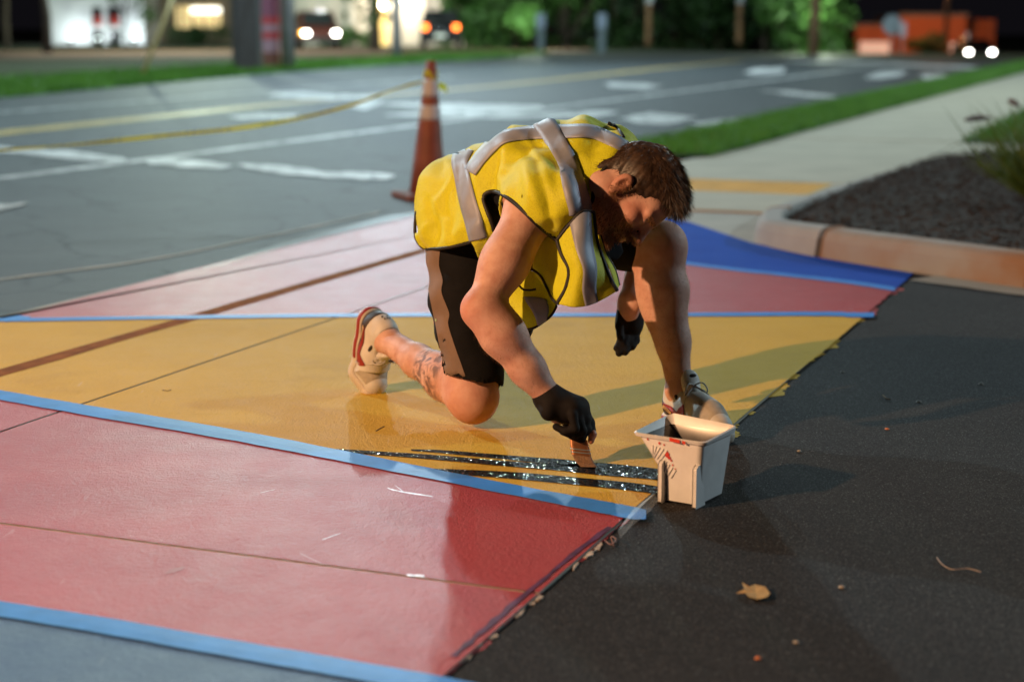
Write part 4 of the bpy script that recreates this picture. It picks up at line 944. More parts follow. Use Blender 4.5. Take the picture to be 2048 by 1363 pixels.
# neck + head
B.cone(neckb, hp(0,-.022,-.03), .066, .060, .04)
B.cone(nP(1150,395,4.33), hp(.02,-.03,-.05), .042, .040, .04)
B.ell(hp(0,-.012,.052), (.074,.096,.080), HM, .02)
B.ell(hp(0,.040,-.018), (.060,.056,.074), HM, .03)
B.ell(hp(0,.060,.052), (.056,.038,.040), HM, .02)
for sx in (-1,1):
    B.cone(hp(sx*.056,.006,-.048), hp(sx*.018,.082,-.092), .017, .018, .025)
    B.ell(hp(sx*.044,.064,-.006), (.022,.022,.022), HM, .02)
    B.cone(hp(sx*.012,.095,.038), hp(sx*.046,.080,.036), .010, .010, .012)
    B.ell(hp(sx*.033,.101,.019), (.016,.014,.011), HM, .012, '-')
    B.ell(hp(sx*.033,.083,.019), (.0135,.0125,.0125), HM, .006)
    # ear
    B.ell(hp(sx*.079,-.010,.004), (.008,.018,.031), HM, .006); B.ell(hp(sx*.083,-.013,.010), (.010,.017,.023), HM, .006); B.ell(hp(sx*.0915,-.006,.006), (.009,.0095,.016), HM, .005, '-')
    B.ell(hp(sx*.080,-.004,-.024), (.007,.009,.010), HM, .006)
B.ell(hp(0,.088,-.092), (.024,.018,.018), HM, .02)
B.cone(hp(0,.094,.030), hp(0,.114,-.004), .0095, .0105, .012)
B.ell(hp(0,.1175,-.013), (.0135,.0135,.0115), HM, .008)
for sx in (-1,1): B.ell(hp(sx*.0135,.106,-.017), (.0085,.011,.008), HM, .006)
B.ell(hp(0,.094,-.042), (.026,.016,.016), HM, .012); B.ell(hp(0,.1015,-.040), (.020,.008,.0055), HM, .006); B.ell(hp(0,.100,-.053), (.018,.008,.0065), HM, .006)
B.cone(hp(-.021,.108,-.0465), hp(.021,.108,-.0465), .0022, .0022, .003, '-')
pos, fac = B.mesh(.0032); pos = relax(pos, fac, 1, .35)
body = np_mesh('body', pos, fac); own(body)
# colour attributes: r = beard, g = tattoo, b = ruddiness
loc = (pos-HEAD)@HM.T; x, y, z = loc.T; near_head = np.linalg.norm(loc,axis=1) < .16
def ss(a, b, t): t = np.clip((t-a)/(b-a),0,1); return t*t*(3-2*t)
jaw = ss(-.012,-.042, z-.012*np.clip((y-.03)/.05,0,1))*ss(-.015,.01,y)
must = np.exp(-((z+.031)/.009)**2-(x/.032)**2)*ss(.085,.095,y)
side = ss(.030,.012,np.abs(y-.006))*ss(-.035,-.02,-np.abs(z-.0))*ss(.055,.066,np.abs(x))*(z < .05)
lips = np.exp(-((z+.0465)/.009)**4-(x/.022)**4)*ss(.098,.102,y)
beard = np.where(near_head, np.clip(np.maximum(jaw,must)*(1-.8*lips)+.75*side*(z < .03),0,1), 0)
brow = np.where(near_head, np.exp(-((z-.036)/.006)**2)*ss(.008,.014,np.abs(x))*ss(.058,.05,np.abs(x))*ss(.07,.08,y), 0); beard = np.maximum(beard, brow*.8)
tx = pos-(kneeR+shin*.36); along = tx@sh_n; tatt = (np.abs(along) < .085)*(np.linalg.norm(pos-(kneeR+shin*.36),axis=1) < .12)*ss(.085,.055,np.abs(along+ .0))
tatt = tatt*ss(-.25,.15, ((tx-np.outer(along,sh_n))/(np.linalg.norm(tx-np.outer(along,sh_n),axis=1)[:,None]+1e-9))@CAMZ)
rud = np.zeros(len(pos))
for c_, r_ in ((elR+np.array(camdir(-1,-.1,.1))*.03,.05),(hp(.05,.07,0),.035),(hp(0,.118,-.01),.018),(hp(.08,0,0),.03),(kneeR,.08),(kneeL,.07)): rud = np.maximum(rud, np.exp(-(np.linalg.norm(pos-c_,axis=1)/r_)**2))
att = body.data.color_attributes.new('skin_mask', 'FLOAT_COLOR', 'POINT'); att.data.foreach_set('color', np.stack([beard,tatt,rud,np.ones(len(pos))],1).astype(np.float32).ravel())
M_SKIN = bpy.data.materials.new('skin'); nt, N, L, b = nodes(M_SKIN)
at_ = N.new('ShaderNodeVertexColor'); at_.layer_name = 'skin_mask'; sp = N.new('ShaderNodeSeparateColor'); L.new(at_.outputs['Color'], sp.inputs[0])
tc = N.new('ShaderNodeTexCoord'); n1 = N.new('ShaderNodeTexNoise'); n1.inputs['Scale'].default_value = 26; n1.inputs['Detail'].default_value = 6; L.new(tc.outputs['Object'], n1.inputs['Vector'])
rp = N.new('ShaderNodeValToRGB'); rp.color_ramp.elements[0].position = .3; rp.color_ramp.elements[1].position = .7; rp.color_ramp.elements[0].color = (.50,.265,.205,1); rp.color_ramp.elements[1].color = (.66,.42,.345,1); L.new(n1.outputs['Fac'], rp.inputs['Fac'])
m1 = N.new('ShaderNodeMixRGB'); m1.inputs['Color2'].default_value = (.50,.15,.10,1); mm = N.new('ShaderNodeMath'); mm.operation = 'MULTIPLY'; mm.inputs[1].default_value = .55; L.new(sp.outputs[2], mm.inputs[0]); L.new(mm.outputs[0], m1.inputs['Fac']); L.new(rp.outputs['Color'], m1.inputs['Color1'])
# tattoo ink: broken dark figure shapes
nt1 = N.new('ShaderNodeTexNoise'); nt1.inputs['Scale'].default_value = 34; nt1.inputs['Detail'].default_value = 5; nt1.inputs['Distortion'].default_value = 1.2; L.new(tc.outputs['Object'], nt1.inputs['Vector'])
rt1 = N.new('ShaderNodeValToRGB'); rt1.color_ramp.elements[0].position = .40; rt1.color_ramp.elements[1].position = .58; L.new(nt1.outputs['Fac'], rt1.inputs['Fac'])
mt = N.new('ShaderNodeMath'); mt.operation = 'MULTIPLY'; L.new(rt1.outputs['Color'], mt.inputs[0]); L.new(sp.outputs[1], mt.inputs[1])
mt2 = N.new('ShaderNodeMath'); mt2.operation = 'MULTIPLY'; mt2.inputs[1].default_value = .8; L.new(mt.outputs[0], mt2.inputs[0])
m2 = N.new('ShaderNodeMixRGB'); m2.inputs['Color2'].default_value = (.10,.065,.06,1); L.new(mt2.outputs[0], m2.inputs['Fac']); L.new(m1.outputs['Color'], m2.inputs['Color1'])
# brown stubble colour under the whiskers
nb = N.new('ShaderNodeTexNoise'); nb.inputs['Scale'].default_value = 260; L.new(tc.outputs['Object'], nb.inputs['Vector']); mr = N.new('ShaderNodeMapRange'); mr.inputs['To Min'].default_value = .55; mr.inputs['To Max'].default_value = 1.0; L.new(nb.outputs['Fac'], mr.inputs['Value'])
mb_ = N.new('ShaderNodeMath'); mb_.operation = 'MULTIPLY'; L.new(mr.outputs[0], mb_.inputs[0]); L.new(sp.outputs[0], mb_.inputs[1])
m3 = N.new('ShaderNodeMixRGB'); m3.inputs['Color2'].default_value = (.27,.13,.07,1); L.new(mb_.outputs[0], m3.inputs['Fac']); L.new(m2.outputs['Color'], m3.inputs['Color1'])
L.new(m3.outputs['Color'], b.inputs['Base Color']); b.inputs['Roughness'].default_value = .60; b.inputs['Specular IOR Level'].default_value = .35; b.inputs['Subsurface Weight'].default_value = .12; b.inputs['Subsurface Radius'].default_value = (.010,.004,.002); b.inputs['Subsurface Scale'].default_value = .6
bp = N.new('ShaderNodeBump'); bp.inputs['Strength'].default_value = .45; bp.inputs['Distance'].default_value = .002; nf = N.new('ShaderNodeTexNoise'); nf.inputs['Detail'].default_value = 5; nf.inputs['Scale'].default_value = 160; L.new(tc.outputs['Object'], nf.inputs['Vector']); L.new(nf.outputs['Fac'], bp.inputs['Height']); L.new(bp.outputs['Normal'], b.inputs['Normal'])
body.data.materials.append(M_SKIN)

# fine body hair on forearm and legs
bn0 = vnormals(pos, fac); sel = np.zeros(len(pos), bool)
for a_, b_ in ((elR,wrR),(kneeR,ankR),(kneeL,ankL)):
    ab = b_-a_; t0 = ((pos-a_)@ab)/(ab@ab); dd = np.linalg.norm(pos-a_-np.outer(np.clip(t0,0,1),ab),axis=1); sel |= (t0 > .12)&(t0 < .95)&(dd < .085)
bh = (np.nonzero(sel)[0], None)
# ---- hair
M_HAIR = mat('hair', (.020,.011,.007), .48, col2=(.065,.036,.021), scale=55)
M_BEARD = mat('beard_hair', (.17,.078,.036), .5, col2=(.32,.16,.075), scale=80)
hs = SDF(); hs.ell(hp(0,-.014,.056), (.079,.102,.085), HM, .02); hs.ell(hp(0,.045,.098), (.058,.055,.034), HM, .03); hs.ell(hp(.0,.0,.118), (.06,.075,.030), HM, .03)
hs.cone(hp(.074,.012,.035), hp(.0735,.012,-.004), .0065, .004, .01); hs.cone(hp(-.074,.012,.035), hp(-.0735,.012,-.004), .0065, .004, .01)
hs.ell(hp(0,-.075,-.02), (.052,.03,.045), HM, .03)
# keep the face, ears and neck free
hs.ell(hp(0,.115,.025), (.085,.062,.072), HM, .012, '-')
for sx in (-1,1): hs.ell(hp(sx*.088,-.006,-.004), (.020,.023,.036), HM, .008, '-')
for sx in (-1,1): hs.ell(hp(sx*.085,.058,-.020), (.03,.036,.060), HM, .012, '-')
hpz, hfc = hs.mesh(.004); hl = (hpz-HEAD)@HM.T
hn = np.sin(hl[:,0]*260+hl[:,1]*60)*.0007+np.sin(hl[:,1]*310+hl[:,2]*170)*.0006-.002
hpz = hpz+vnormals(hpz,hfc)*hn[:,None]
hair = np_mesh('hair', hpz, hfc, M_HAIR); own(hair)
hnv = vnormals(hpz,hfc)
def strands(name, root, dirs, length, width, m, parent, droop=None, seg=3):
    """flat tapering hair ribbons: root + seg points"""
    n = len(root); vs = []; d = dirs/np.linalg.norm(dirs,axis=1)[:,None]; s = np.cross(d, CAMZ+rng.normal(size=(n,3))*.5); s /= np.linalg.norm(s,axis=1)[:,None]
    for k in range(seg+1):
        t = k/seg; p = root+d*(length*t)[:,None]+(0 if droop is None else droop*(t*t)); w = (width*(1-t*.85))[:,None]; vs += [p-s*w, p+s*w]
    V_ = np.stack(vs,1).reshape(-1,3); K = np.arange(n)*2*(seg+1)
    F_ = np.concatenate([np.stack([K+2*k,K+2*k+1,K+2*k+3,K+2*k+2],1) for k in range(seg)])
    o = np_mesh(name, V_, F_, m); own(o, parent); return o
ok = (hl[:,1]*.0+1).astype(bool); idx = rng.choice(np.nonzero(ok)[0], 15000)
r0 = hpz[idx]-hnv[idx]*.003; lx, ly, lz = hl[idx].T
topw = ss(.06,.12,lz)
flow = np.stack([-.25*np.sign(lx)*0+.35*topw, .75*topw+.25*(1-topw)*0+.12, -.95*(1-topw)+.05],1)   # local: forward on top, down at the sides
flow[:,1] += -.35*(1-topw)*(ly < -.03)
cl = np.floor(lx*70)+np.floor(ly*60)*17; cj = np.sin(cl*12.9898)*.5
dirs = flow@HM + hnv[idx]*(.22+.10*topw)[:,None] + rng.normal(size=(len(idx),3))*.17 + np.outer(cj,hR)*.35
ln = (.012+.016*topw)*rng.uniform(.6,1.4,len(idx))
strands('hair_strands', r0, dirs, ln, np.full(len(idx),.00055), M_HAIR, hair, droop=(np.outer(ln*.15, np.array([0,0,-1]))))
bi0 = rng.choice(bh[0], 6000); down = np.outer(np.ones(6000), camoff(.2,-.6,.1)); strands('body_hair', pos[bi0]-bn0[bi0]*.0003, bn0[bi0]*.5+down+rng.normal(size=(6000,3))*.25, rng.uniform(.005,.012,6000), np.full(6000,.00014), mat('body_hair_brown', (.16,.08,.045), .5), None, seg=2)
# stray tuft at the forehead
n = 90; rt_ = np.array([hp(rng.uniform(-.03,.05), rng.uniform(.055,.085), rng.uniform(.10,.125)) for _ in range(n)])
strands('forelock', rt_, np.array([hdir(.15+rng.normal()*.25, .9, .15+rng.normal()*.35) for _ in range(n)]), rng.uniform(.012,.03,n), np.full(n,.0008), M_HAIR, hair, droop=np.outer(np.full(n,.004), np.array([0,0,-1])))
# beard whiskers, rooted on the face
bn = vnormals(pos,fac); bi = np.nonzero(beard > .35)[0]; bi = rng.choice(bi, 5000)
fl = np.outer(np.ones(len(bi)), hdir(0,.35,-.8)); strands('beard', pos[bi]-bn[bi]*.0005, bn[bi]*.55+fl*.8+rng.normal(size=(len(bi),3))*.22, rng.uniform(.006,.014,len(bi))*np.clip(beard[bi]+.2,.4,1), np.full(len(bi),.00055), M_BEARD, None, seg=2)

# ---- sleeveless black shirt
M_SHIRT = mat('black_cotton', (.007,.008,.011), .9, var=.3, scale=30, bump=.4, bscale=300, bdist=.002, spec=.2)
S = SDF(); S.ell(pelv, (.158,.125,.128), TF, .05); S.ell(waist, (.160,.16,.115), TF, .06); S.ell(chest, (.188,.165,.122), TF, .06); S.cone(chest, neckb, .112, .080, .05)
S.cone(nP(1150,470,4.30), nP(1235,500,4.36), .05, .03, .04)
S.plane(neckb+(neckb-chest)*.10, neckb-chest); S.cone(neckb-(neckb-chest)*.4, hp(0,0,0), .06, .07, .01, '-')
for a_, b_ in ((shR,elR),(shL,elL)): S.cone(a_*1.15-b_*.15, b_, .088, .080, .012, '-')
sp_, sf_ = S.mesh(.006); shirt = np_mesh('shirt', relax(sp_,sf_,1), sf_, M_SHIRT); own(shirt)

# ---- shorts
M_SHORT = mat('black_shorts', (.006,.006,.007), .9, var=.3, scale=25, bump=.35, bscale=260, bdist=.002, spec=.2)
M_SHSIDE = mat('taupe_panel', (.17,.115,.085), .8, var=.12, scale=18, bump=.35, bscale=260, bdist=.002)
hemR = nP(950,765,4.50); S = SDF()
S.ell(pelv, (.162,.130,.130), TF, .05)
S.chain([nP(932,490,4.62), nP(927,600,4.57), hemR], [.108,.088,.0775], .04)
S.chain([hipL, hipL*.5+kneeL*.5, hipL*.16+kneeL*.84], [.12,.100,.076], .04); S.cone(nP(985,530,4.68), nP(1022,640,4.60), .11, .060, .06); S.cone(nP(1000,560,4.6), nP(1030,655,4.57), .06, .040, .03)
ld = hemR-nP(918,600,4.57); S.plane(hemR+camoff(0,-.010,0), np.array(camdir(-.30,-1,.15)), .004)
S.cone(nP(930,680,4.535), nP(955,800,4.49), .068, .074, .006, '-')
sp_, sf_ = S.mesh(.005); sp_ = relax(sp_,sf_,1)
nv = vnormals(sp_,sf_); pr = project(sp_)
wr = .004*np.sin(pr[:,1]*.075+pr[:,0]*.05+2*np.sin(pr[:,0]*.045))*np.exp(-((pr[:,0]-880)/40)**2) + .003*np.sin((pr[:,0]*.7+pr[:,1]*.35)*.06)
sp_ = sp_+nv*(wr*ss(770,735,pr[:,1]))[:,None]; sp_ = relax(sp_, sf_, 3, .4)
shorts = np_mesh('shorts', sp_, sf_, M_SHORT); own(shorts)
t_ = bvh(sp_, sf_)
lft = [(851,502),(853,540),(858,580),(866,620),(872,648),(880,690),(889,735),(898,771)]; rgt = [(881,500),(879,530),(886,560),(884,585),(899,625),(897,648),(908,685),(922,725),(936,766)]
la, ra_ = catmull(lft, 40), catmull(rgt, 40)
rows = [[tuple(a*(1-k/7)+c_*(k/7)) for k in range(8)] for a, c_ in zip(la, ra_)]
o = MB().grid(drape(t_, rows, .0022)).build('side_panel', M_SHSIDE, smooth=True); own(o, shorts)
if 0: o = MB().grid(drape(t_, [[(897,763),(936,757),(975,745),(1000,733)],[(898,769),(936,763),(975,750),(1000,738)]], .003)).build('hem_band', M_SHSIDE if False else M_SHORT, smooth=True); own(o, shorts)
M_DOT = mat('paint_fleck', (.30,.42,.25), .6)
for (px,py,rr_) in ((911,759,.006),(902,761,.004),(874,640,.004),(905,758,.003)):
    l_, n_ = hit(t_, px, py)
    if l_ is not None:
        a_ = n_.orthogonal().normalized(); b2 = n_.cross(a_); o = MB().add([l_+n_*.004+(a_*math.cos(w)+b2*math.sin(w))*rr_*random.uniform(.7,1.2) for w in np.linspace(0,6.28,9)[:-1]], [tuple(range(8))]).build('paint_fleck', M_DOT); own(o, shorts)
# ---- high-visibility vest
M_VEST = bpy.data.materials.new('yellow_mesh_fabric'); nt, N, L, b = nodes(M_VEST)
b.inputs['Base Color'].default_value = (.70,.62,.012,1); b.inputs['Roughness'].default_value = .62; b.inputs['Sheen Weight'].default_value = .15
tc = N.new('ShaderNodeTexCoord'); vo = N.new('ShaderNodeTexVoronoi'); vo.inputs['Scale'].default_value = 330; L.new(tc.outputs['Object'], vo.inputs['Vector'])
rp = N.new('ShaderNodeValToRGB'); rp.color_ramp.elements[0].position = .18; rp.color_ramp.elements[1].position = .42; rp.color_ramp.elements[0].color = (.50,.52,.006,1); rp.color_ramp.elements[1].color = (.74,.77,.010,1); L.new(vo.outputs['Distance'], rp.inputs['Fac']); L.new(rp.outputs['Color'], b.inputs['Base Color'])
n2 = N.new('ShaderNodeTexNoise'); n2.inputs['Scale'].default_value = 9; n2.inputs['Detail'].default_value = 4; L.new(tc.outputs['Object'], n2.inputs['Vector'])
b1 = N.new('ShaderNodeBump'); b1.inputs['Strength'].default_value = .5; b1.inputs['Distance'].default_value = .02; L.new(n2.outputs['Fac'], b1.inputs['Height'])
b2_ = N.new('ShaderNodeBump'); b2_.inputs['Strength'].default_value = .5; b2_.inputs['Distance'].default_value = .0015; L.new(vo.outputs['Distance'], b2_.inputs['Height']); L.new(b1.outputs['Normal'], b2_.inputs['Normal']); L.new(b2_.outputs['Normal'], b.inputs['Normal'])
tr = N.new('ShaderNodeBsdfTranslucent'); tr.inputs['Color'].default_value = (.70,.70,.010,1); mx = N.new('ShaderNodeMixShader'); mx.inputs[0].default_value = .22
L.new(b.outputs[0], mx.inputs[1]); L.new(tr.outputs[0], mx.inputs[2]); L.new(mx.outputs[0], N['Material Output'].inputs['Surface'])
M_STRIPE = mat('silver_reflective', (.27,.30,.38), .55, .1, var=.08, scale=20, bump=.25, bscale=30, bdist=.004)
M_PIPE = mat('black_binding', (.008,.008,.010), .6, bump=.3, bscale=400, bdist=.001)
V = SDF()
hemc = nP(905,440,4.60)
V.ell(pelv+np.array(camoff(-.02,.03,.01)), (.165,.125,.145), TF, .06)
V.ell(nP(928,420,4.63), (.125,.100,.125), TF, .06)
V.ell(nP(905,462,4.56), (.075,.085,.095), TF, .05)
V.ell(waist+camoff(0,.02,0), (.185,.16,.135), TF, .06); V.ell(chest+camoff(0,.012,0), (.205,.165,.142), TF, .06)
V.cone(chest, neckb+camoff(.02,0,0), .125, .100, .05); V.cone(nP(1110,335,4.38), nP(1212,335,4.33), .105, .090, .04); V.cone(nP(1150,385,4.22), nP(1195,375,4.235), .066, .060, .04); V.cone(nP(1140,352,4.27), nP(1208,338,4.28), .088, .078, .04)
V.ell(shR+camoff(-.01,.005,.008), (.080,.080,.080), None, .09); V.ell(nP(1112,405,4.145), (.072,.080,.082), None, .05); V.ell(shL, (.075,.08,.08), None, .06); V.ell(nP(1190,312,4.50), (.095,.09,.088), None, .04); V.ell(nP(1222,318,4.50), (.06,.07,.07), None, .04)
V.cone(nP(1000,430,4.42), nP(955,470,4.50), .11, .075, .06)
vp, vf = V.mesh(.0048); vp = relax(vp, vf, 2)
pr = project(vp); nv = vnormals(vp, vf)
# soft drape folds: broad rolls from the shoulder towards waist and hem
px_, py_ = pr[:,0], pr[:,1]
fold = (.0045*np.sin((px_*.92+py_*.45)*.050+1.4*np.sin(py_*.022)) + .0045*np.sin((px_*.35-py_*.95)*.034+1.0+1.6*np.sin(px_*.017)) + .003*np.sin((px_*.8+py_*.2)*.11))
fold *= 1.35*ss(-.2,.5,(nv@CAMZ)+.3)
def crease(x0, y0, x1, y1, w, a):
    d = np.array([x1-x0,y1-y0],float); l = np.linalg.norm(d); d /= l; q = np.stack([px_-x0,py_-y0],1); t = q@d; s = q@np.array([-d[1],d[0]])
    return a*np.exp(-(s/w)**2)*ss(-15,15,t)*ss(l+15,l-15,t)
front = (nv@CAMZ) > -.1
def ridged(a, amp): return amp*(np.exp(-(np.sin(a)/.28)**2)-.35)
wx, wy = px_+14*np.sin(py_*.031)+6*np.sin(py_*.083), py_+12*np.sin(px_*.027)+5*np.sin(px_*.091)
fold += front*ridged((wx*.97+wy*.24)*.030, .0050)*ss(1010,930,px_) + front*ridged((wx*.80-wy*.60)*.026+1.2, .0045)*ss(960,1010,px_)*ss(1210,1160,px_) + front*ridged((wx*.2+wy*.98)*.024+.4, .0030)
fold += front*(crease(935,300,900,480,9,-.007)+crease(952,330,958,480,8,.006)+crease(1000,295,975,380,9,-.010)+crease(870,400,905,490,10,.007)+crease(850,390,870,490,9,-.006)+crease(1040,300,1090,450,16,.008)+crease(1075,330,1105,470,11,-.009)+crease(1120,330,1150,430,12,.007)+crease(1150,300,1180,390,12,-.008)+crease(1000,340,1080,330,8,.005)+crease(1060,290,1200,300,8,-.005)+crease(920,420,945,480,8,-.006))
vp = vp+nv*fold[:,None]
# cut the openings: hem, near armhole, neck, underside
hem_poly = [(700,200),(834,380),(829,430),(830,470),(838,489),(850,497),(905,493),(942,484),(962,520),(990,470),(984,446),(974,420),(967,399),(972,388),(985,383),(1002,387),(1036,411),(1070,444),(1112,480),(1124,460),(1148,436),(1171,419),(1184,400),(1191,362),(1212,335),(1239,316),(1262,306),(1290,300),(1330,200),(1330,0),(700,0)]
pr = project(vp); fc = pr[vf].mean(1); cen = vp[vf].mean(1); fn = np.cross(vp[vf[:,2]]-vp[vf[:,0]], vp[vf[:,3]]-vp[vf[:,1]]); fn /= np.linalg.norm(fn,axis=1)[:,None]+1e-12
view = np.array([0,0,H])-cen; view /= np.linalg.norm(view,axis=1)[:,None]; facing = (fn*view).sum(1)
inpoly = inside(hem_poly, fc[:,:2])
tl = (cen-pelv)@TF.T
keep = np.where(facing > -.05, inpoly, (cen[:,2] > .50) & ((cen-neckb)@((neckb-chest)/np.linalg.norm(neckb-chest)) < .01) & (((cen-hemc)@tdir) > -.13))
keep &= ~((np.linalg.norm(cen-shL,axis=1) < .085) & (cen[:,2] < shL[2]-.02))
vp2, vf2 = compact(vp, vf[keep])
# snap the ragged rim onto the traced opening
ed = np.sort(np.concatenate([vf2[:,[i,(i+1)%4]] for i in range(4)]),1); uq, ct_ = np.unique(ed, axis=0, return_counts=True); rim = np.unique(uq[ct_ == 1])
dense = catmull(hem_poly[1:-4], 900); rp_ = project(vp2[rim]); 
for r_, q_ in zip(rim, rp_):
    dd = np.hypot(dense[:,0]-q_[0], dense[:,1]-q_[1]); k_ = dd.argmin()
    if dd[k_] < 16: vp2[r_] = nP(dense[k_,0], dense[k_,1], q_[2])
parts_ = np.arange(len(vp2))
vest = np_mesh('vest', vp2, vf2, M_VEST); own(vest); solid(vest, .0025, 0)
vt = bvh(vp, vf)
def ribbon(name, path, w, off, m, parent, n=40, k=5, thick=0.0015):
    o = MB().grid(drape(vt, ribbon_rows(path, w, n, k), off)).build(name, m, smooth=True); own(o, parent); solid(o, thick, 1); return o
ribbon('reflective_stripe', [(931,296,36),(921,322,34),(925,350,32),(935,392,33),(948,440,34),(958,478,35)], 0, .003, M_STRIPE, vest)
ribbon('reflective_stripe', [(943,345,24),(962,318,26),(985,293,26),(1008,277,25),(1045,270,25),(1090,267,27),(1130,266,27),(1180,266,26),(1225,283,25),(1262,304,22)], 0, .0045, M_STRIPE, vest, 60)
ribbon('reflective_stripe', [(1082,242,40),(1098,262,40),(1118,295,40),(1137,335,40),(1148,375,42),(1157,412,42),(1158,428,42)], 0, .006, M_STRIPE, vest)
def binding(pts, r=.0038, tree=None, n=60, off=.001):
    q = catmull(pts, n); out = []
    if len(pts[0]) == 2:
        prev = None
        for a, c_ in q:
            l_, n_ = hit(tree or vt, a, c_); prev = (l_+n_*off) if l_ is not None else (P(a, c_, project([prev])[0][2]) if prev is not None else P(a,c_,4.3)); out.append(prev)
        arr = np.array([list(p) for p in out]); 
        for _ in range(3): arr[1:-1] = .5*arr[1:-1]+.25*(arr[:-2]+arr[2:])
        out = [Vector(a) for a in arr]
    else: out = [P(*a) for a in q]
    o = MB().tube(out, r, 7).build('binding', M_PIPE, smooth=True); own(o, vest); return o
binding([(833,424),(830,450),(831,472),(838,488),(850,496),(875,497),(905,493),(942,484)], .0045)
binding([(988,462),(984,446),(974,420),(967,399),(971,388),(984,383),(1002,387),(1036,411),(1070,444),(1095,466),(1113,480)], .0055)
binding([(1113,480),(1124,460),(1148,436),(1171,419),(1184,400),(1187,380),(1192,360),(1212,335),(1236,317)], .0055)
binding([(1216,246),(1228,252),(1238,262),(1247,276)], .005)
# hanging front panels: control grids (pixel x, pixel y, depth)
def panel(name, ctrl, nu=28, nv_=28, ripple=.003, seed=0):
    g_ = patch(ctrl, nu, nv_); pts = []
    for i, r in enumerate(g_):
        pts.append([P(q[0], q[1], q[2]+ripple*math.sin(q[0]*.07+q[1]*.02+seed)+ripple*.6*math.sin(q[0]*.03-q[1]*.06+seed*2)) for q in r])
    o = MB().grid(pts).build(name, M_VEST, smooth=True); own(o, vest); solid(o, .002, 0)
    return pts
def edge_tube(line, r=.0055):
    o = MB().tube(line, r, 7).build('binding', M_PIPE, smooth=True); own(o, vest)
Fp = panel('front_panel', [[(1114,480,4.075),(1140,448,4.06),(1164,424,4.065),(1187,424,4.09)],[(1123,508,4.06),(1148,500,4.035),(1172,492,4.045),(1193,480,4.09)],[(1138,540,4.055),(1158,540,4.03),(1183,535,4.035),(1208,525,4.075)],[(1132,575,4.06),(1154,578,4.035),(1186,577,4.04),(1222,560,4.07)],[(1114,607,4.075),(1154,614,4.05),(1196,603,4.055),(1234,581,4.08)]], 34, 40, .005, 1)
edge_tube([r[0] for r in Fp]); edge_tube([r[-1] for r in Fp]); edge_tube([p for p in Fp[0]], .0050)
# its reflective stripe
def on_panel(pts, a0, a1, off, i0=0, i1=None, thick=.0015):
    R, C = len(pts), len(pts[0]); i1 = i1 or R; rows = []
    for i in range(i0, i1):
        u0 = np.interp(i/(R-1), *zip(*a0))*(C-1); u1 = np.interp(i/(R-1), *zip(*a1))*(C-1); line = []
        for k in range(7):
            t = u0+(u1-u0)*k/6; j = min(int(t), C-2); f = t-j; p = pts[i][j].lerp(pts[i][j+1], f); 
            nn_ = (pts[i][min(j+1,C-1)]-pts[i][max(j-1,0)]).cross(pts[min(i+1,R-1)][j]-pts[max(i-1,0)][j]).normalized()
            if nn_.dot(Vector((0,0,H))-p) < 0: nn_ = -nn_
            line.append(p+nn_*off)
        rows.append(line)
    o = MB().grid(rows).build('reflective_stripe', M_STRIPE, smooth=True); own(o, vest); solid(o, thick, 0)
on_panel(Fp, [(0,.34),(.5,.44),(1,.46)], [(0,.88),(.35,.80),(1,.66)], .003)
# inner fold of the far front, seen through the loop at the right
I2 = panel('inner_fold', [[(1196,470,4.13),(1200,470,4.15)],[(1206,506,4.10),(1212,508,4.16)],[(1222,545,4.09),(1230,540,4.15)],[(1234,580,4.085),(1238,570,4.13)]], 6, 20, 0)
edge_tube([r[-1] for r in I2], .0036)
Gp = panel('front_fold', [[(1078,478,4.24),(1108,470,4.20),(1140,480,4.16)],[(1066,525,4.25),(1100,530,4.20),(1142,535,4.15)],[(1072,550,4.25),(1102,560,4.19),(1136,572,4.13)],[(1098,582,4.22),(1110,592,4.17),(1124,600,4.12)],[(1110,602,4.19),(1114,606,4.15),(1118,607,4.10)]], 24, 30, .004, 3)
binding([(1058,536,4.235),(1068,541,4.232),(1082,553,4.222),(1094,576,4.20),(1104,597,4.17),(1114,606,4.10)], .0034)
Hp = panel('front_hem_fold', [[(985,530,4.33),(1030,535,4.29),(1070,545,4.27),(1105,575,4.24)],[(995,575,4.30),(1035,578,4.27),(1078,582,4.25),(1112,598,4.22)],[(1000,610,4.28),(1036,610,4.255),(1080,610,4.24),(1112,614,4.22)],[(1006,630,4.275),(1036,635,4.25),(1074,636,4.24),(1101,632,4.225)],[(1020,647,4.275),(1038,657,4.255),(1066,656,4.245),(1090,641,4.235)]], 34, 34, .005, 5)
edge_tube([Hp[-1][j] for j in range(8,34)]+[r[-1] for r in Hp[::-1][:20]], .0032)
on_panel(Hp, [(0,.30),(.45,.46),(1,.80)], [(0,.72),(.45,.80),(1,1.0)], .003, 12, 34)
binding([(1036,568,4.235),(1046,578,4.235),(1058,580,4.235),(1072,578,4.235)], .0028)
Sp = panel('side_strap', [[(940,482,4.455),(965,478,4.44),(988,470,4.40)],[(955,505,4.44),(980,502,4.42),(1003,500,4.38)],[(975,545,4.40),(1000,545,4.37),(1022,545,4.33)],[(998,600,4.33),(1015,600,4.30),(1030,600,4.27)]], 14, 24, .003, 2)
on_panel(Sp, [(0,.14),(1,.14)], [(0,.78),(1,.78)], .003)
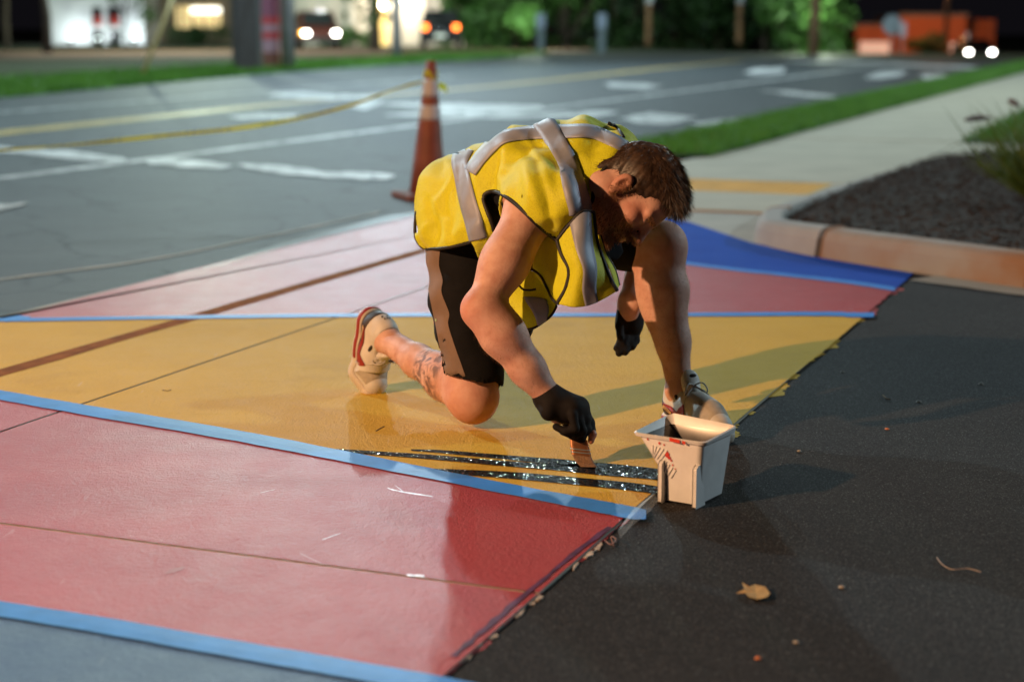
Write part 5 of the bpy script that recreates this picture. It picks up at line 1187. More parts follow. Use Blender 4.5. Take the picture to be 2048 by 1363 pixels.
# ---- gloves
M_GLOVE = mat('black_knit', (.006,.005,.006), .8, var=.3, scale=60, bump=.5, bscale=500, bdist=.0015, spec=.25)
def glove(name, S_, h=.0026):
    p_, f_ = S_.mesh(h, 8); o = np_mesh(name, relax(p_,f_,1,.3), f_, M_GLOVE); own(o); return o
S = SDF()
S.cone(nP(1093,791,4.15), nP(1106,803,4.145), .0355, .036, .01); S.cone(nP(1106,803,4.145), nP(1150,818,4.15), .037, .030, .02)
S.ell(nP(1135,818,4.145), (.040,.040,.034), None, .02); S.ell(nP(1097,823,4.12), (.020,.022,.022), None, .015)
S.cone(nP(1160,812,4.165), nP(1168,838,4.15), .020, .018, .015); S.cone(nP(1148,812,4.12), nP(1160,815,4.18), .017, .018, .02)
for a, b_, c_, d_, r in (((1145,828,4.105),(1150,856,4.105),(1130,862,4.112),(1112,853,4.12),.0105),((1153,826,4.125),(1164,861,4.125),(1146,869,4.125),(1126,862,4.13),.0115),
                         ((1160,822,4.15),(1173,858,4.145),(1162,876,4.14),(1146,872,4.145),.0115)):
    S.chain([nP(*a),nP(*b_),nP(*c_),nP(*d_)], [r*1.15,r,r*.95,r*.85], .006)
S.chain([nP(1166,815,4.175),nP(1180,845,4.165),nP(1184,862,4.155)], [.013,.0115,.0105], .006)
S.chain([nP(1112,822,4.185),nP(1140,848,4.20),nP(1150,868,4.185)], [.017,.013,.0115], .01)
gl = glove('glove', S); gl['label'] = 'black knit glove closed round the brush'
S = SDF(); S.chain([nP(1182,858,4.157),nP(1185,868,4.15),nP(1182,881,4.143)], [.0095,.0095,.0080], .006)
p_, f_ = S.mesh(.002, 8); ft = np_mesh('bare_fingertip', p_, f_, M_SKIN2 if 'M_SKIN2' in globals() else mat('fingertip_skin', (.42,.17,.11), .5, var=.1, scale=60)); own(ft)
S = SDF(); S.chain([nP(1149,866,4.186),nP(1152,879,4.178)], [.0105,.0085], .006); p_, f_ = S.mesh(.002, 8); ft = np_mesh('bare_thumb_tip', p_, f_, MATS['fingertip_skin']); own(ft)
S = SDF()
S.cone(nP(1264,597,4.665), nP(1262,612,4.66), .034, .032, .01); S.cone(nP(1262,612,4.66), nP(1257,652,4.65), .030, .034, .02); S.ell(nP(1260,640,4.65), (.036,.026,.045), None, .02)
for a, b_, c_, r in (((1248,660,4.63),(1241,684,4.615),(1233,696,4.60),.0105),((1255,664,4.635),(1249,692,4.61),(1238,706,4.595),.0115),((1263,664,4.645),(1260,690,4.62),(1250,704,4.60),.0115),((1271,658,4.655),(1272,680,4.635),(1265,694,4.615),.0105)):
    S.chain([nP(*a),nP(*b_),nP(*c_)], [r*1.15,r,r*.85], .005)
S.chain([nP(1247,628,4.635),nP(1240,652,4.62),nP(1240,672,4.605)], [.015,.012,.010], .008)
gl = glove('glove', S); gl['label'] = 'black knit glove on the hanging hand'

# ---- trainers
M_UP = mat('offwhite_leather', (.55,.535,.505), .55, var=.10, scale=20, bump=.3, bscale=120, bdist=.002)
M_MESHUP = mat('grey_toe_mesh', (.40,.365,.31), .85, var=.15, scale=40, bump=.7, bscale=340, bdist=.002)
M_MUD = mat('dark_mudguard', (.035,.024,.020), .6, var=.2, scale=30)
M_SOLE = mat('white_rubber', (.55,.50,.43), .6, var=.12, scale=20)
M_REDR = mat('red_rubber', (.26,.020,.018), .5); M_LACE = mat('white_lace', (.45,.44,.42), .85, bump=.4, bscale=500); M_BLK = mat('black_trim', (.012,.012,.015), .6); M_GUM = mat('tan_tag', (.55,.36,.18), .6)
def shoe(label, heel, fwd, up, bend=0.0, scale=1.0):
    FR = frame(fwd, up)
    def bendf(p):
        p = p.copy()
        if bend:
            y0, z0 = .195, .012; m = p[:,1] > y0-.03; t = np.clip((p[:,1]-(y0-.03))/.06,0,1); a = bend*t*t*(3-2*t)
            dy = p[:,1]-y0; dz = p[:,2]-z0; q = p.copy(); q[:,1] = y0+dy*np.cos(a)-dz*np.sin(a); q[:,2] = z0+dy*np.sin(a)+dz*np.cos(a); p = np.where(m[:,None], q, p)
        return p
    W_ = lambda p: np.asarray(heel)+(bendf(np.asarray(p,float))*scale)@FR
    def upper(off=0.0):
        S_ = SDF(); S_.chain([(0,.046,.052),(0,.12,.052),(0,.200,.044),(0,.256,.037)], [.037+off,.040+off,.043+off,.035+off], .03)
        S_.ell((0,.14,.070), (.036+off,.075+off,.034+off), None, .03); S_.cone((0,.046,.055),(0,.053,.098), .037+off, .043+off, .03); S_.ell((0,.022,.085), (.026+off,.022+off,.040+off), None, .02)
        return S_
    S_ = upper(); S_.plane((0,0,.022),(0,0,-1)); S_.cone((0,.058,.17),(0,.060,.080), .037, .032, .008, '-'); S_.cone((0,.10,.16),(0,.105,.115), .035, .024, .01, '-')
    p_, f_ = S_.mesh(.0032, 8); root = np_mesh('shoe', W_(p_), f_, M_UP); own(root); root['label'] = label
    t_ = bvh(p_, f_)
    def part(name, S2, m, h=.0035):
        a, c_ = S2.mesh(h, 8); o = np_mesh(name, W_(a), c_, m); own(o, root); return o
    S_ = SDF(); S_.chain([(0,.040,.016),(0,.12,.016),(0,.205,.016),(0,.262,.018)], [.043,.040,.048,.038], .03); S_.plane((0,0,.030),(0,0,1),.006); S_.plane((0,0,0),(0,0,-1),.004); part('sole', S_, M_SOLE)
    S_ = SDF(); S_.chain([(0,.040,.016),(0,.12,.016),(0,.17,.016)], [.0448,.0418,.046], .03); S_.plane((0,0,.0245),(0,0,1),.002); S_.plane((0,0,.009),(0,0,-1),.002); S_.plane((0,.15,0),(0,1,0),.002); part('sole_stripe', S_, M_REDR)
    S_ = upper(.0018); S_.plane((0,0,.074),(0,.27,1),.002); S_.plane((0,0,.024),(0,0,-1),.002); S_.plane((0,.235,0),(0,1,.2),.002); S_.plane((0,.035,.09),(0,-.2,1),.003); part('mudguard', S_, M_MUD)
    S_ = upper(.0012); S_.plane((0,.195,.05),(0,-1,.25),.004); S_.plane((0,0,.040),(0,0,-1),.003); S_.plane((0,.262,0),(0,1,0),.01); part('toe_mesh', S_, M_MESHUP)
    S_ = SDF(); S_.ell((0,.105,.125), (.028,.012,.036), np.array([[1,0,0],[0,.93,.36],[0,-.36,.93]]), .01); S_.cone((0,.12,.10),(0,.165,.078), .018, .016, .02); part('tongue', S_, M_UP)
    S_ = SDF(); S_.ell((0,.116,.146), (.012,.003,.006), None, .01); part('tongue_tag', S_, M_BLK)
    for sx in (-1,1):
        S_ = SDF(); S_.ell((sx*.0375,.098,.085), (.0045,.020,.006), np.array([[1,0,0],[0,.85,-.52],[0,.52,.85]]), .01); part('eyelet_patch', S_, M_BLK, .003)
        # swoosh laid on the side
        ol = [(.035,.060),(.075,.049),(.110,.038),(.135,.036),(.152,.042),(.158,.056),(.150,.078),(.142,.070),(.140,.058),(.125,.054),(.085,.060)]
        cen_ = (.118,.050); mb = MB(); pts = []
        for k in range(44):
            q = catmull(ol+[ol[0]], 45)[k]; pts.append(q)
        def onside(y_, z_):
            l_, n_, *_ = t_.ray_cast(Vector((sx*.2, y_, z_)), Vector((-sx,0,0)), .4); return np.array(l_ if l_ is not None else (sx*.035,y_,z_))+np.array([sx*.0026,0,0])
        ring = [onside(*q) for q in pts]; mid = [onside(cen_[0]+(q[0]-cen_[0])*.5, cen_[1]+(q[1]-cen_[1])*.5) for q in pts]; c0 = onside(*cen_)
        v_ = W_(np.array(ring+mid+[c0])); f2 = [(k,(k+1)%44,44+(k+1)%44,44+k) for k in range(44)]+[(44+k,44+(k+1)%44,88) for k in range(44)]
        o = MB().add(v_, f2).build('swoosh', M_REDR); own(o, root); solid(o, .0016, 0)
        tg = [onside(y_, z_)+np.array([sx*.0006,0,0]) for y_, z_ in ((.035,.047),(.075,.036),(.080,.043),(.042,.056))]; o = MB().add(W_(np.array(tg)), [(0,1,2,3)]).build('side_plate', M_GUM); own(o, root); solid(o, .001, 0)
        for k in range(5):
            y_ = .047+k*.006; z_ = .049-k*.0016; bar = [onside(y_+a_, z_+c_)+np.array([sx*.0014,0,0]) for a_, c_ in ((0,-.003),(.002,-.003),(.002,.003),(0,.003))]; o = MB().add(W_(np.array(bar)), [(0,1,2,3)]).build('plate_lettering', M_BLK); own(o, root)
    # laces
    for k in range(5):
        y_ = .125+k*.016; z_ = .112-k*.0088
        arc = [(x_, y_+(.008 if k%2 else -.004)*x_/.03, z_-.3*x_*x_/.03) for x_ in np.linspace(-.030,.030,9)]; o = MB().tube([tuple(q) for q in W_(np.array(arc))], .0030, 6).build('lace', M_LACE, smooth=True); own(o, root)
    for sx in (-1,1):
        lp_ = W_(np.array([(0,.122,.120),(sx*.02,.130,.128),(sx*.034,.135,.110),(sx*.030,.128,.095),(sx*.012,.124,.112)])); o = MB().tube([tuple(q) for q in catmull(lp_,16)], .0022, 6).build('lace_bow', M_LACE, smooth=True); own(o, root)
        lp_ = W_(np.array([(0,.124,.120),(sx*.03,.14,.10),(sx*.048,.15,.065),(sx*.05,.155,.035)])); o = MB().tube([tuple(q) for q in catmull(lp_,14)], .0018, 6).build('lace_end', M_LACE, smooth=True); own(o, root)
    # heel tab marks
    hb = lambda x_, z_: np.array(t_.ray_cast(Vector((x_,-.1,z_)), Vector((0,1,0)), .4)[0] or (x_,.0,z_))+np.array([0,-.002,0])
    for k in range(3):
        x_ = -.010+k*.0085; o = MB().add(W_(np.array([hb(x_,.100),hb(x_+.004,.100),hb(x_+.005,.107),hb(x_+.001,.107)])), [(0,1,2,3)]).build('heel_lettering', M_BLK); own(o, root)
    o = MB().add(W_(np.array([hb(-.013,.086),hb(.011,.086),hb(.015,.095),hb(-.006,.094)])), [(0,1,2,3)]).build('heel_mark', M_BLK); own(o, root)
    return root
hl_ = np.array(G(1341,842)); tl_ = np.array(G(1474,899)); d_ = tl_-hl_
shoe('off-white trainer with red swoosh, flat on the ground', hl_+np.array([0,0,.003]), d_/np.linalg.norm(d_), (0,0,1), 0.0, 1.0)
hr_ = np.array(P(738,612,4.95)); fd = np.array([-.12,.17,-.97])
shoe('off-white trainer with red sole stripe, standing on its toe', hr_, fd/np.linalg.norm(fd), (.57,-.78,-.24), math.radians(50), 1.0)
# ================================================================ PROPS
# ---- paint brush
brush = empty('paint_brush', tuple(G(1190,930))); tag(brush, 'flat paint brush with copper ferrule held over the wet black lines', 'paint brush')
def bo(o): return world_parent(o, brush)
fx = np.array(camdir(.985,-.10,.12)); fz = np.array(camdir(.10,1,.05)); fz -= fx*(fz@fx); fz /= np.linalg.norm(fz); fy = np.cross(fz,fx)
ft_, fb_ = nP(1157,878,4.155), nP(1163,910,4.15)
M_COP = mat('copper_ferrule', (.72,.33,.17), .28, .9, var=.1, scale=40); M_BR = mat('bristles', (.20,.115,.065), .7, var=.35, scale=200, bump=.8, bscale=300, bdist=.003); M_HND = mat('brush_handle', (.30,.16,.07), .45, var=.15, scale=30)
def loft(sec, n=20, pw=4.0):
    """sections: (centre, half width along fx, half thickness along fy)"""
    rows = []
    for c, a, b_ in sec:
        r = []
        for j in range(n):
            t = 2*math.pi*j/n; ct, st = math.cos(t), math.sin(t); r.append(np.asarray(c)+fx*a*math.copysign(abs(ct)**(2/pw),ct)+fy*b_*math.copysign(abs(st)**(2/pw),st))
        rows.append(r)
    mb = MB(); k = len(rows); [mb.v.append(tuple(p)) for r in rows for p in r]
    for i in range(k-1):
        for j in range(n): mb.f.append((i*n+j, i*n+(j+1)%n, (i+1)*n+(j+1)%n, (i+1)*n+j))
    mb.f.append(tuple(range(n))[::-1]); mb.f.append(tuple((k-1)*n+j for j in range(n))); return mb
bo(loft([(ft_,.0215,.0075),(ft_*.55+fb_*.45,.0235,.0075),(fb_,.0245,.0075)]).build('ferrule', M_COP, smooth=False))
for k, (t, m_) in enumerate(((.35,M_COP),(.62,mat('ferrule_band',(.45,.60,.70),.3,.7)),(.82,MATS['ferrule_band']))):
    c = ft_*(1-t)+fb_*t; w = .0228+.002*t; bo(loft([(c-fz*.0011,w,.0082),(c,w+.0006,.0086),(c+fz*.0011,w,.0082)]).build('ferrule_ridge', m_, smooth=True))
bo(loft([(fb_,.0235,.0065),(nP(1170,924,4.14),.0232,.0062),(nP(1180,936,4.128),.0215,.0050)], pw=5).build('bristles', M_BR))
bo(loft([(nP(1180,935,4.129),.0218,.0054),(nP(1189,942,4.115),.0215,.0046),(nP(1194,945,4.105),.019,.0030)], pw=5).build('bristle_tip', M_WET))
bo(loft([(ft_,.0195,.0065),(nP(1152,862,4.158),.014,.0075),(nP(1143,838,4.163),.010,.0085),(nP(1128,808,4.17),.012,.0085),(nP(1118,790,4.18),.009,.007)], pw=2.4).build('handle', M_HND, smooth=True))

# ---- plastic paint pail
pr0, pr1, pr2 = np.array(G(1318,1000)), np.array(G(1394,1013)), np.array(G(1447,986))
ex = pr1-pr0; ex[2] = 0; wb_ = np.linalg.norm(ex); ex /= wb_; ey = np.array([-ex[1],ex[0],0]); db_ = abs((pr2-pr1)@ey)
pail = empty('paint_pail', tuple((pr0+pr1)/2+ey*db_/2)); tag(pail, 'white plastic paint pail with slanted ribs standing on asphalt by the wet lines', 'paint pail')
def po(o, par=None):
    if par is None: return world_parent(o, pail)
    o.parent = par; return o
M_PAIL = mat('pail_plastic', (.68,.69,.70), .38, var=.06, scale=25, bump=.12, bscale=60, bdist=.002); M_REDP = mat('red_splatter', (.50,.03,.02), .35); M_RLAB = mat('red_label', (.62,.05,.02), .4)
def PL(x, y, z): return pr0+ex*x+ey*y+np.array([0,0,z])
print('pail', wb_, db_)
HT = .150
def psec(z, x0, x1, y0, y1, r, n=6):
    pts = []
    for cx_, cy_, a0 in ((x1-r,y0+r,-90),(x1-r,y1-r,0),(x0+r,y1-r,90),(x0+r,y0+r,180)):
        for k in range(n): a = math.radians(a0+90*k/(n-1)); pts.append((cx_+r*math.cos(a), cy_+r*math.sin(a), z))
    return pts
def shell(secs):
    mb = MB(); n = len(secs[0])
    for s_ in secs: mb.v += [tuple(PL(*p)) for p in s_]
    for i in range(len(secs)-1):
        for j in range(n): mb.f.append((i*n+j, i*n+(j+1)%n, (i+1)*n+(j+1)%n, (i+1)*n+j))
    return mb
W2 = wb_; D2 = db_
def outer(t):   # t 0 bottom .. 1 top; left side leans out strongly
    x0 = .000-.062*max(0,(t-.42)/.58)**1.1; x1 = W2+.012*t; y0 = .004-.006*t; y1 = D2+.020*t; return x0, x1, y0, y1
secs = []
for t in (0.0,.02,.42,.5,.7,.9,.955): x0,x1,y0,y1 = outer(t); secs.append(psec(.018*(t<.01)+HT*t if t > .01 else .014, x0+(.012 if t < .45 else .0)+ (.004 if t<.01 else 0), x1-(.004 if t<.01 else 0), y0+(.004 if t<.01 else 0), y1-(.004 if t<.01 else 0), .014))
x0,x1,y0,y1 = outer(1.0)
secs.append(psec(HT*.958, x0-.004, x1+.006, y0-.005, y1+.006, .016)); lip = psec(HT, x0-.007, x1+.008, y0-.007, y1+.009, .018)
def rimz(p):   # the back edge rises to a spout
    k = max(0, (p[1]-y0)/(y1-y0)); return (p[0], p[1], p[2]+.006*k+.014*k*math.exp(-((p[0]-(x0+.035))/.028)**2)+.006*max(0,-p[0]/.06)*0)
secs.append([rimz(p) for p in lip]); secs.append([rimz((p[0],p[1],HT+.002)) for p in psec(HT, x0-.003, x1+.004, y0-.003, y1+.005, .016)])
for t in (.95,.7,.42,.2): a0,a1,c0,c1 = outer(t); secs.append(psec(HT*t, a0+.004+(.012 if t < .45 else 0), a1-.004, c0+.004, c1-.004, .012))
mb = shell(secs); n = len(secs[0]); mb.f.append(tuple(range(n))[::-1])
pb_ = po(mb.build('bucket', M_PAIL, smooth=True)); 
try: pb_.data.shade_smooth()
except Exception: pass
M_COAT = mat('paint_coated_plastic', (.055,.050,.050), .25, var=.5, scale=30); pb_.data.materials.append(M_COAT)
for f in pb_.data.polygons:
    cz = sum((pb_.data.vertices[v].co.z for v in f.vertices))/len(f.vertices)
    if f.index >= (len(secs)-5)*n and cz < HT*.90: f.material_index = 1
md = pb_.modifiers.new('edges','EDGE_SPLIT'); md.split_angle = math.radians(50)
# wet black paint inside
t = .60; a0,a1,c0,c1 = outer(t); q = psec(HT*t, a0+.0045, a1-.0045, c0+.0045, c1-.0045, .012); mb = MB(); mb.add([PL(*p) for p in q], [tuple(range(len(q)))]); po(mb.build('paint_inside', M_WET))
# feet fins
for xx in (.003, W2-.006):
    mb = MB(); prof = [(0.0,-.012),(.088,-.012),(.094,-.004),(.094,.012),(0,.030)]
    vv = [PL(xx+dx, y_, z_) for dx in (0,.010) for z_, y_ in prof]; k = len(prof)
    mb.add(vv, [tuple(range(k)), tuple(range(k,2*k))[::-1]]+[(i,(i+1)%k,k+(i+1)%k,k+i) for i in range(k)]); o = po(mb.build('foot', M_PAIL)); bevel(o, .002)
o = po(MB().add([PL(x_,y_,z_) for z_ in (0,.016) for x_, y_ in ((.02,.03),(W2-.004,.006),(W2-.004,D2-.006),(.02,D2-.006))], [(0,3,2,1),(4,5,6,7),(0,1,5,4),(1,2,6,5),(2,3,7,6),(3,0,4,7)]).build('base', M_PAIL))
# slanted grip ribs on the front
for a_, c_ in [((-.018+.0095*k,.127-.0016*k),(-.018+.0095*k-.017,.127-.0016*k-.026)) for k in range(5)]+[((.018+.0078*k,.094-.0058*k),(.018+.0078*k-.012,.094-.0058*k-.020)) for k in range(4)]:
    a_ = (max(a_[0], outer(a_[1]/HT)[0]+.006), a_[1]); c_ = (max(c_[0], outer(c_[1]/HT)[0]+.008), c_[1])
    po(MB().tube([tuple(PL(a_[0],outer(a_[1]/HT)[2]-.0008,a_[1])), tuple(PL(c_[0],outer(c_[1]/HT)[2]-.0008,c_[1]))], .0019, 6).build('rib', M_PAIL, smooth=True))
# label and splatter
def fquad(name, x_, z_, w_, h_, m_, d=.0022):
    o = po(MB().add([PL(x_,outer(z_/HT)[2]-d,z_),PL(x_+w_,outer(z_/HT)[2]-d,z_-.002),PL(x_+w_,outer((z_+h_)/HT)[2]-d,z_+h_-.002),PL(x_,outer((z_+h_)/HT)[2]-d,z_+h_)],[(0,1,2,3)]).build(name, m_)); return o
fquad('label', .030,.1445,.026,.0085,M_RLAB,.0095); fquad('label', .062,.1435,.008,.007,M_RLAB,.0095)
for x_, z_, r_ in ((.020,.110,.0055),(.024,.104,.004),(.000,.134,.003),(.030,.098,.0022),(.034,.088,.0018),(.040,.080,.0015),(.012,.132,.002),(-.03,.139,.002)):
    m_ = MB().add([PL(x_+r_*random.uniform(.6,1.3)*math.cos(w), outer(z_/HT)[2]-.0022, z_+r_*1.2*random.uniform(.6,1.3)*math.sin(w)) for w in np.linspace(0,6.28,9)[:-1]], [tuple(range(8))]); po(m_.build('paint_splatter', M_REDP))

# ---- traffic cone and caution tape
M_CONE = mat('cone_orange', (.21,.055,.03), .6, var=.18, scale=9, bump=.2, bscale=30); M_CBASE = mat('cone_rubber', (.16,.05,.03), .8, var=.3, scale=10); M_REFL = mat('cone_collar', (.50,.48,.50), .45, var=.08, scale=12)
cc = G(855,396); cone = empty('traffic_cone', (cc.x,cc.y,0)); tag(cone, 'dirty orange traffic cone with two white reflective collars', 'traffic cone')
b_ = world_parent(MB().box((cc.x,cc.y,.018),(.37,.37,.036),.35).build('base', M_CBASE), cone); bevel(b_,.012,3)
HC = .845; tilt = .030
def ring_at(h): return (.118+(.030-.118)*(h/HC))
def cone_seg(name, h0, h1, m_, extra=0.0):
    mb = MB(); n_ = 32
    for k in range(5):
        h = h0+(h1-h0)*k/4; r = ring_at(h)+extra
        for j in range(n_): a = 2*math.pi*j/n_; mb.v.append((cc.x+tilt*h/HC+r*math.cos(a), cc.y+r*math.sin(a), h))
    for k in range(4):
        for j in range(n_): mb.f.append((k*n_+j,k*n_+(j+1)%n_,(k+1)*n_+(j+1)%n_,(k+1)*n_+j))
    mb.f.append(tuple(range(n_))[::-1]); mb.f.append(tuple(4*n_+j for j in range(n_)))
    return world_parent(mb.build(name, m_, smooth=True), cone)
cone_seg('body', .03, HC, M_CONE)
cone_seg('collar', .485, .575, M_REFL, .003); cone_seg('collar', .625, .735, M_REFL, .003); 
M_CTAPE = mat('caution_yellow', (.70,.64,.05), .35, var=.06, scale=8); nt, N, L, b = nodes(M_CTAPE); tr = N.new('ShaderNodeBsdfTranslucent'); tr.inputs['Color'].default_value = (.72,.66,.05,1); mx = N.new('ShaderNodeMixShader'); mx.inputs[0].default_value = .5; L.new(b.outputs[0], mx.inputs[1]); L.new(tr.outputs[0], mx.inputs[2]); L.new(mx.outputs[0], N['Material Output'].inputs['Surface'])
M_CT_BLK = mat('tape_print', (.02,.02,.015), .4)
tp_ = empty('caution_tape', (cc.x,cc.y,.74)); tag(tp_, 'yellow caution tape tied to the cone and sagging to the left', 'tape')
TP = catmull([(862,163,10.62),(835,166,10.45),(780,182,10.4),(700,211,10.3),(600,236,10.2),(480,256,10.0),(320,272,9.8),(160,288,9.5),(0,300,9.2),(-160,306,8.9)], 160)
tpts = [P(*q) for q in TP]
rowsT = []
for i, p in enumerate(tpts):
    t = (tpts[min(i+1,159)]-tpts[max(i-1,0)]).normalized(); ang = math.radians(48+18*math.sin(i*.055)+8*math.sin(i*.21)); s = Vector((0,0,1)); s = (s-t*s.dot(t)).normalized(); w = t.cross(s)
    d = s*math.cos(ang)+w*math.sin(ang); wd_ = .013*min(1,.35+i/14); rowsT.append([p-d*wd_, p+d*wd_])
world_parent(MB().grid(rowsT).build('ribbon', M_CTAPE, smooth=True), tp_)
# CAUTION lettering laid along the ribbon
arc = np.concatenate([[0],np.cumsum([(tpts[i+1]-tpts[i]).length for i in range(159)])]); s_end = arc[-1]-.05; camv = Vector((0,0,H))
for wd in range(4):
    cu = bpy.data.curves.new('lettering', 'FONT'); cu.body = 'CAUTION'; cu.size = 1.0
    to = bpy.data.objects.new('lettering', cu); COL.objects.link(to); bpy.context.view_layer.update()
    dg = bpy.context.evaluated_depsgraph_get(); tm = bpy.data.meshes.new_from_object(to.evaluated_get(dg)); bpy.data.objects.remove(to)
    xy = np.array([v.co[:] for v in tm.vertices]); xm = xy[:,0].max()
    for v, (x_, y_, _) in zip(tm.vertices, xy):
        s_ = s_end-.66*wd-.46*(x_/xm); i = min(int(np.searchsorted(arc, s_)-1),158); f = (s_-arc[i])/(arc[i+1]-arc[i]); a_ = rowsT[i][0].lerp(rowsT[i+1][0],f); e_ = rowsT[i][1].lerp(rowsT[i+1][1],f)
        k = .5+(y_-.35)*.85; p = a_.lerp(e_, k); nrm = (rowsT[i+1][0]-rowsT[i][0]).cross(rowsT[i][1]-rowsT[i][0]).normalized()
        if nrm.dot(camv-p) < 0: nrm = -nrm
        v.co = p+nrm*.002
    tm.update(); tm.materials.clear(); tm.materials.append(M_CT_BLK); o = link('lettering', tm); world_parent(o, tp_); tag(o, kind='stuff')
# knot and loose end on the cone
kz = project([(cc.x,cc.y,.74)])[0]
q = [(cc.x+tilt*.88+(ring_at(.74)+.004)*math.cos(a), cc.y+(ring_at(.74)+.004)*math.sin(a)) for a in np.linspace(0,2*math.pi,25)]
world_parent(MB().grid([[(x_,y_,.725+.03*math.sin(i*.5)),(x_,y_,.765+.03*math.sin(i*.5))] for i,(x_,y_) in enumerate(q)]).build('wrap', M_CTAPE, smooth=True), tp_)
e0 = catmull([(873,165,10.60),(884,166,10.58),(893,172,10.58),(894,184,10.58)], 12); world_parent(MB().grid([[P(a,c_,d),P(a-1,c_+13,d+.02)] for a,c_,d in e0]).build('loose_end', M_CTAPE, smooth=True), tp_)
world_parent(MB().grid([[P(862+3*math.sin(k*1.3),134+k*3,10.62-.01*k%2),P(872+3*math.sin(k),138+k*3,10.57)] for k in range(10)]).build('twisted_end', M_CTAPE, smooth=True), tp_)

# ---- masking tape strips (laid along the colour borders)
M_TAPE = mat('blue_masking_tape', (.035,.24,.72), .55, var=.10, scale=14, bump=.35, bscale=70, bdist=.002)
def tape(path, label, n=60, jag=.6):
    q = catmull(path, n); rows = []
    for i, (a, c_, w) in enumerate(q):
        j1, j2 = random.uniform(-jag,jag), random.uniform(-jag,jag); rows.append([G(a,c_-w/2+j1,.0072), G(a,c_,.0078), G(a,c_+w/2+j2,.0072)])
    o = MB().grid(rows).build('masking_tape', M_TAPE); tag(o, label, 'tape', 'blue masking tape strips'); solid(o, .0005, 0); return o
tape([(x_,y_,w) for (x_,y_),w in zip(T1[:-1],(15,17,19,21,22,22,21,22))]+[(1200,1012,24),(1262,1024,25),(1292,1028,18)], 'blue masking tape between yellow field and near red field')
tape([(x_,y_,w) for (x_,y_),w in zip(T2,(20,24,30,33,34,36,38))]+[(960,1386,38)], 'blue masking tape between near red field and near blue field')
tape([(x_,y_,6.5) for x_,y_ in T3[:-1]]+[(1640,627,8),(1700,629,9),(1748,629,9)], 'blue masking tape between yellow field and far red field', 60, .3)
tape([(x_,y_,5.5) for x_,y_ in T4[1:-1]]+[(1700,564,6.5),(1790,578,7.5)], 'blue masking tape between far red field and far blue field', 50, .3)
o = raw('masking_tape', [G(*p, .0076) for p in ((6,636),(38,630),(62,633),(40,640),(10,643))], [(0,1,2,3,4)], M_TAPE); tag(o, 'loose blue tape end at the far left tip of the red field', 'tape', 'blue masking tape strips'); solid(o,.001,1)
# clear plastic tape film at the corner by the pail
M_FILM = bpy.data.materials.new('clear_film'); nt, N, L, b = nodes(M_FILM); b.inputs['Base Color'].default_value = (.55,.66,.72,1); b.inputs['Roughness'].default_value = .4; b.inputs['Alpha'].default_value = .10
def film(pts, label):
    q = [G(*p, .0095+.006*random.random()) for p in pts]; c_ = sum(q, Vector())/len(q); c_.z += .006
    o = raw('plastic_film', q+[c_], [(i,(i+1)%len(q),len(q)) for i in range(len(q))], M_FILM); tag(o, label, 'plastic film'); solid(o,.0006,1)
film([(1282,1005),(1308,985),(1316,1000),(1300,1022),(1262,1052),(1240,1076),(1236,1060),(1256,1030),(1266,1018)], 'crumpled clear plastic film at the paint corner beside the pail')
film([(520,500),(600,476),(700,450),(780,430),(835,424),(835,430),(760,446),(660,470),(560,497),(480,520),(440,532),(380,546),(400,538),(470,517)], 'strip of shiny clear plastic along the far edge of the painted apron')

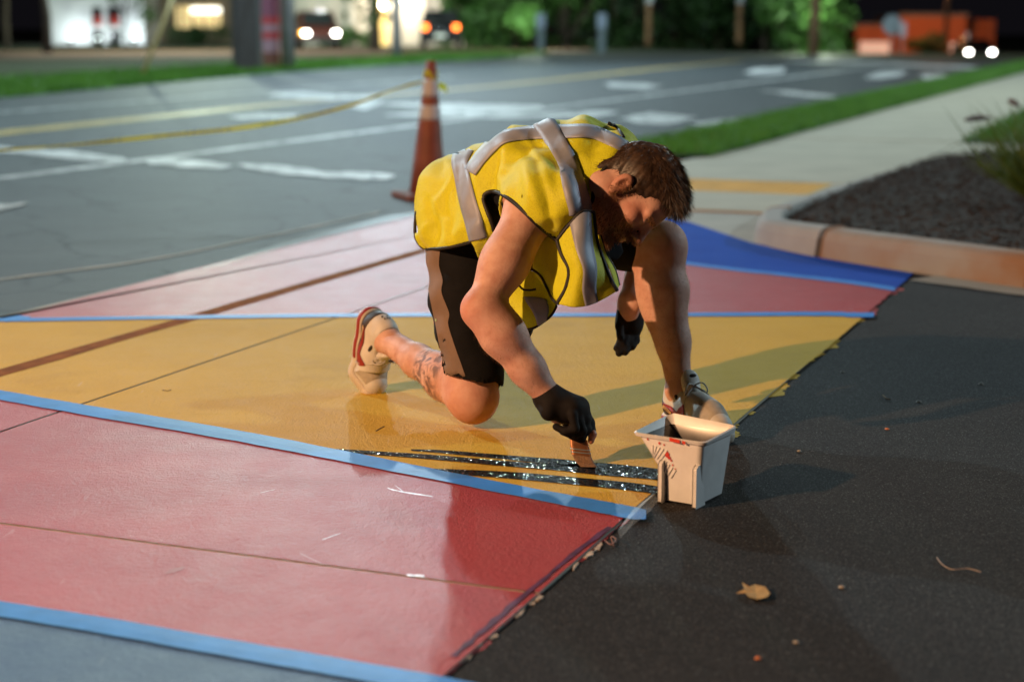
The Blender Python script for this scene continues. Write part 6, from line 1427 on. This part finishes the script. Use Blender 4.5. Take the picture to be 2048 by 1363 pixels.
# ---- litter
M_LEAFT = mat('dry_leaf', (.42,.27,.10), .75, var=.25, scale=60, bump=.4, bscale=120)
lf = [(1484,1163),(1497,1172),(1510,1168),(1530,1172),(1540,1185),(1534,1193),(1515,1197),(1498,1192),(1490,1184),(1472,1185),(1489,1177)]
c_ = G(1512,1183,.004); o = raw('leaf', [G(a,b_,.002+.006*random.random()) for a,b_ in lf]+[c_], [(i,(i+1)%11,11) for i in range(11)], M_LEAFT); tag(o, 'dry tan leaf lying on the dark asphalt', 'leaf'); solid(o,.0006,1)
M_ORG = mat('orange_chip', (.50,.16,.05), .6); M_STONE = mat('pale_stone', (.30,.28,.25), .8); M_TWIG = mat('twig', (.13,.085,.045), .9); M_STR = mat('thread', (.35,.31,.30), .7)
def pebble(px, py, r, m_, label, name='pebble', cat='pebble', group='specks on the asphalt'):
    c_ = G(px,py); mb = MB(); n_ = 7; mb.v.append((c_.x,c_.y,r*.9)); 
    for k in range(2):
        for j in range(n_): a = 2*math.pi*j/n_; rr = r*(1.0 if k else .75)*random.uniform(.8,1.25); mb.v.append((c_.x+rr*1.3*math.cos(a), c_.y+rr*.9*math.sin(a), 0.0 if k else r*.6))
    for j in range(n_): mb.f.append((0,1+j,1+(j+1)%n_)); mb.f.append((1+j,1+n_+j,1+n_+(j+1)%n_,1+(j+1)%n_))
    o = mb.build(name, m_, smooth=True); tag(o, label, cat, group)
pebble(1774,858,.005,M_ORG,'small orange chip on the asphalt right of the trainer','chip','chip','orange chips'); pebble(1516,1316,.005,M_ORG,'small orange chip near the bottom edge right of the leaf','chip','chip','orange chips')
pebble(1592,1284,.005,M_STONE,'pale pebble below the leaf near the bottom edge'); pebble(1838,804,.006,M_STONE,'pale green grey pebble on asphalt far right')
pebble(1598,902,.005,M_STONE,'tiny white speck in the shadow right of the trainer'); pebble(1685,744,.005,M_STONE,'tiny white speck near the yellow paint edge'); pebble(1684,1174,.005,M_STONE,'tiny pale speck right of the dry leaf'); pebble(1962,768,.006,M_STONE,'tiny pale speck at the right edge of the asphalt')
for pts, lab in (([(1766,790),(1772,796),(1780,798)],'short twig on the asphalt right of yellow paint'),([(325,780),(335,782),(342,780)],'tiny twig on yellow paint at the left'),([(752,862),(762,856),(768,853)],'tiny twig on yellow paint below the raised shoe'),([(695,752),(702,752),(706,753)],'tiny crumb of dirt left of the raised shoe'),([(885,950),(892,958),(905,953)],'') ):
    if lab: o = MB().tube([G(*p,.004) for p in pts], .0022, 6).build('twig', M_TWIG); tag(o, lab, 'twig', 'twigs and crumbs')
o = MB().tube([Vector(q) for q in catmull([G(1874,1114,.003),G(1885,1128,.004),G(1905,1138,.003),(G(1935,1136,.004)),G(1962,1143,.003)], 24)], .0011, 5).build('thread', M_STR, smooth=True); tag(o, 'thin pale curved thread on the asphalt at right', 'thread')
o = MB().tube([Vector(q) for q in catmull([G(1210,1080,.003),G(1222,1088,.01),G(1232,1078,.014),G(1222,1072,.008),G(1228,1092,.003)], 24)], .0011, 5).build('wire_curl', mat('rust_wire',(.25,.10,.06),.6), smooth=True); tag(o, 'small rusty wire curl beside the red paint edge', 'wire')
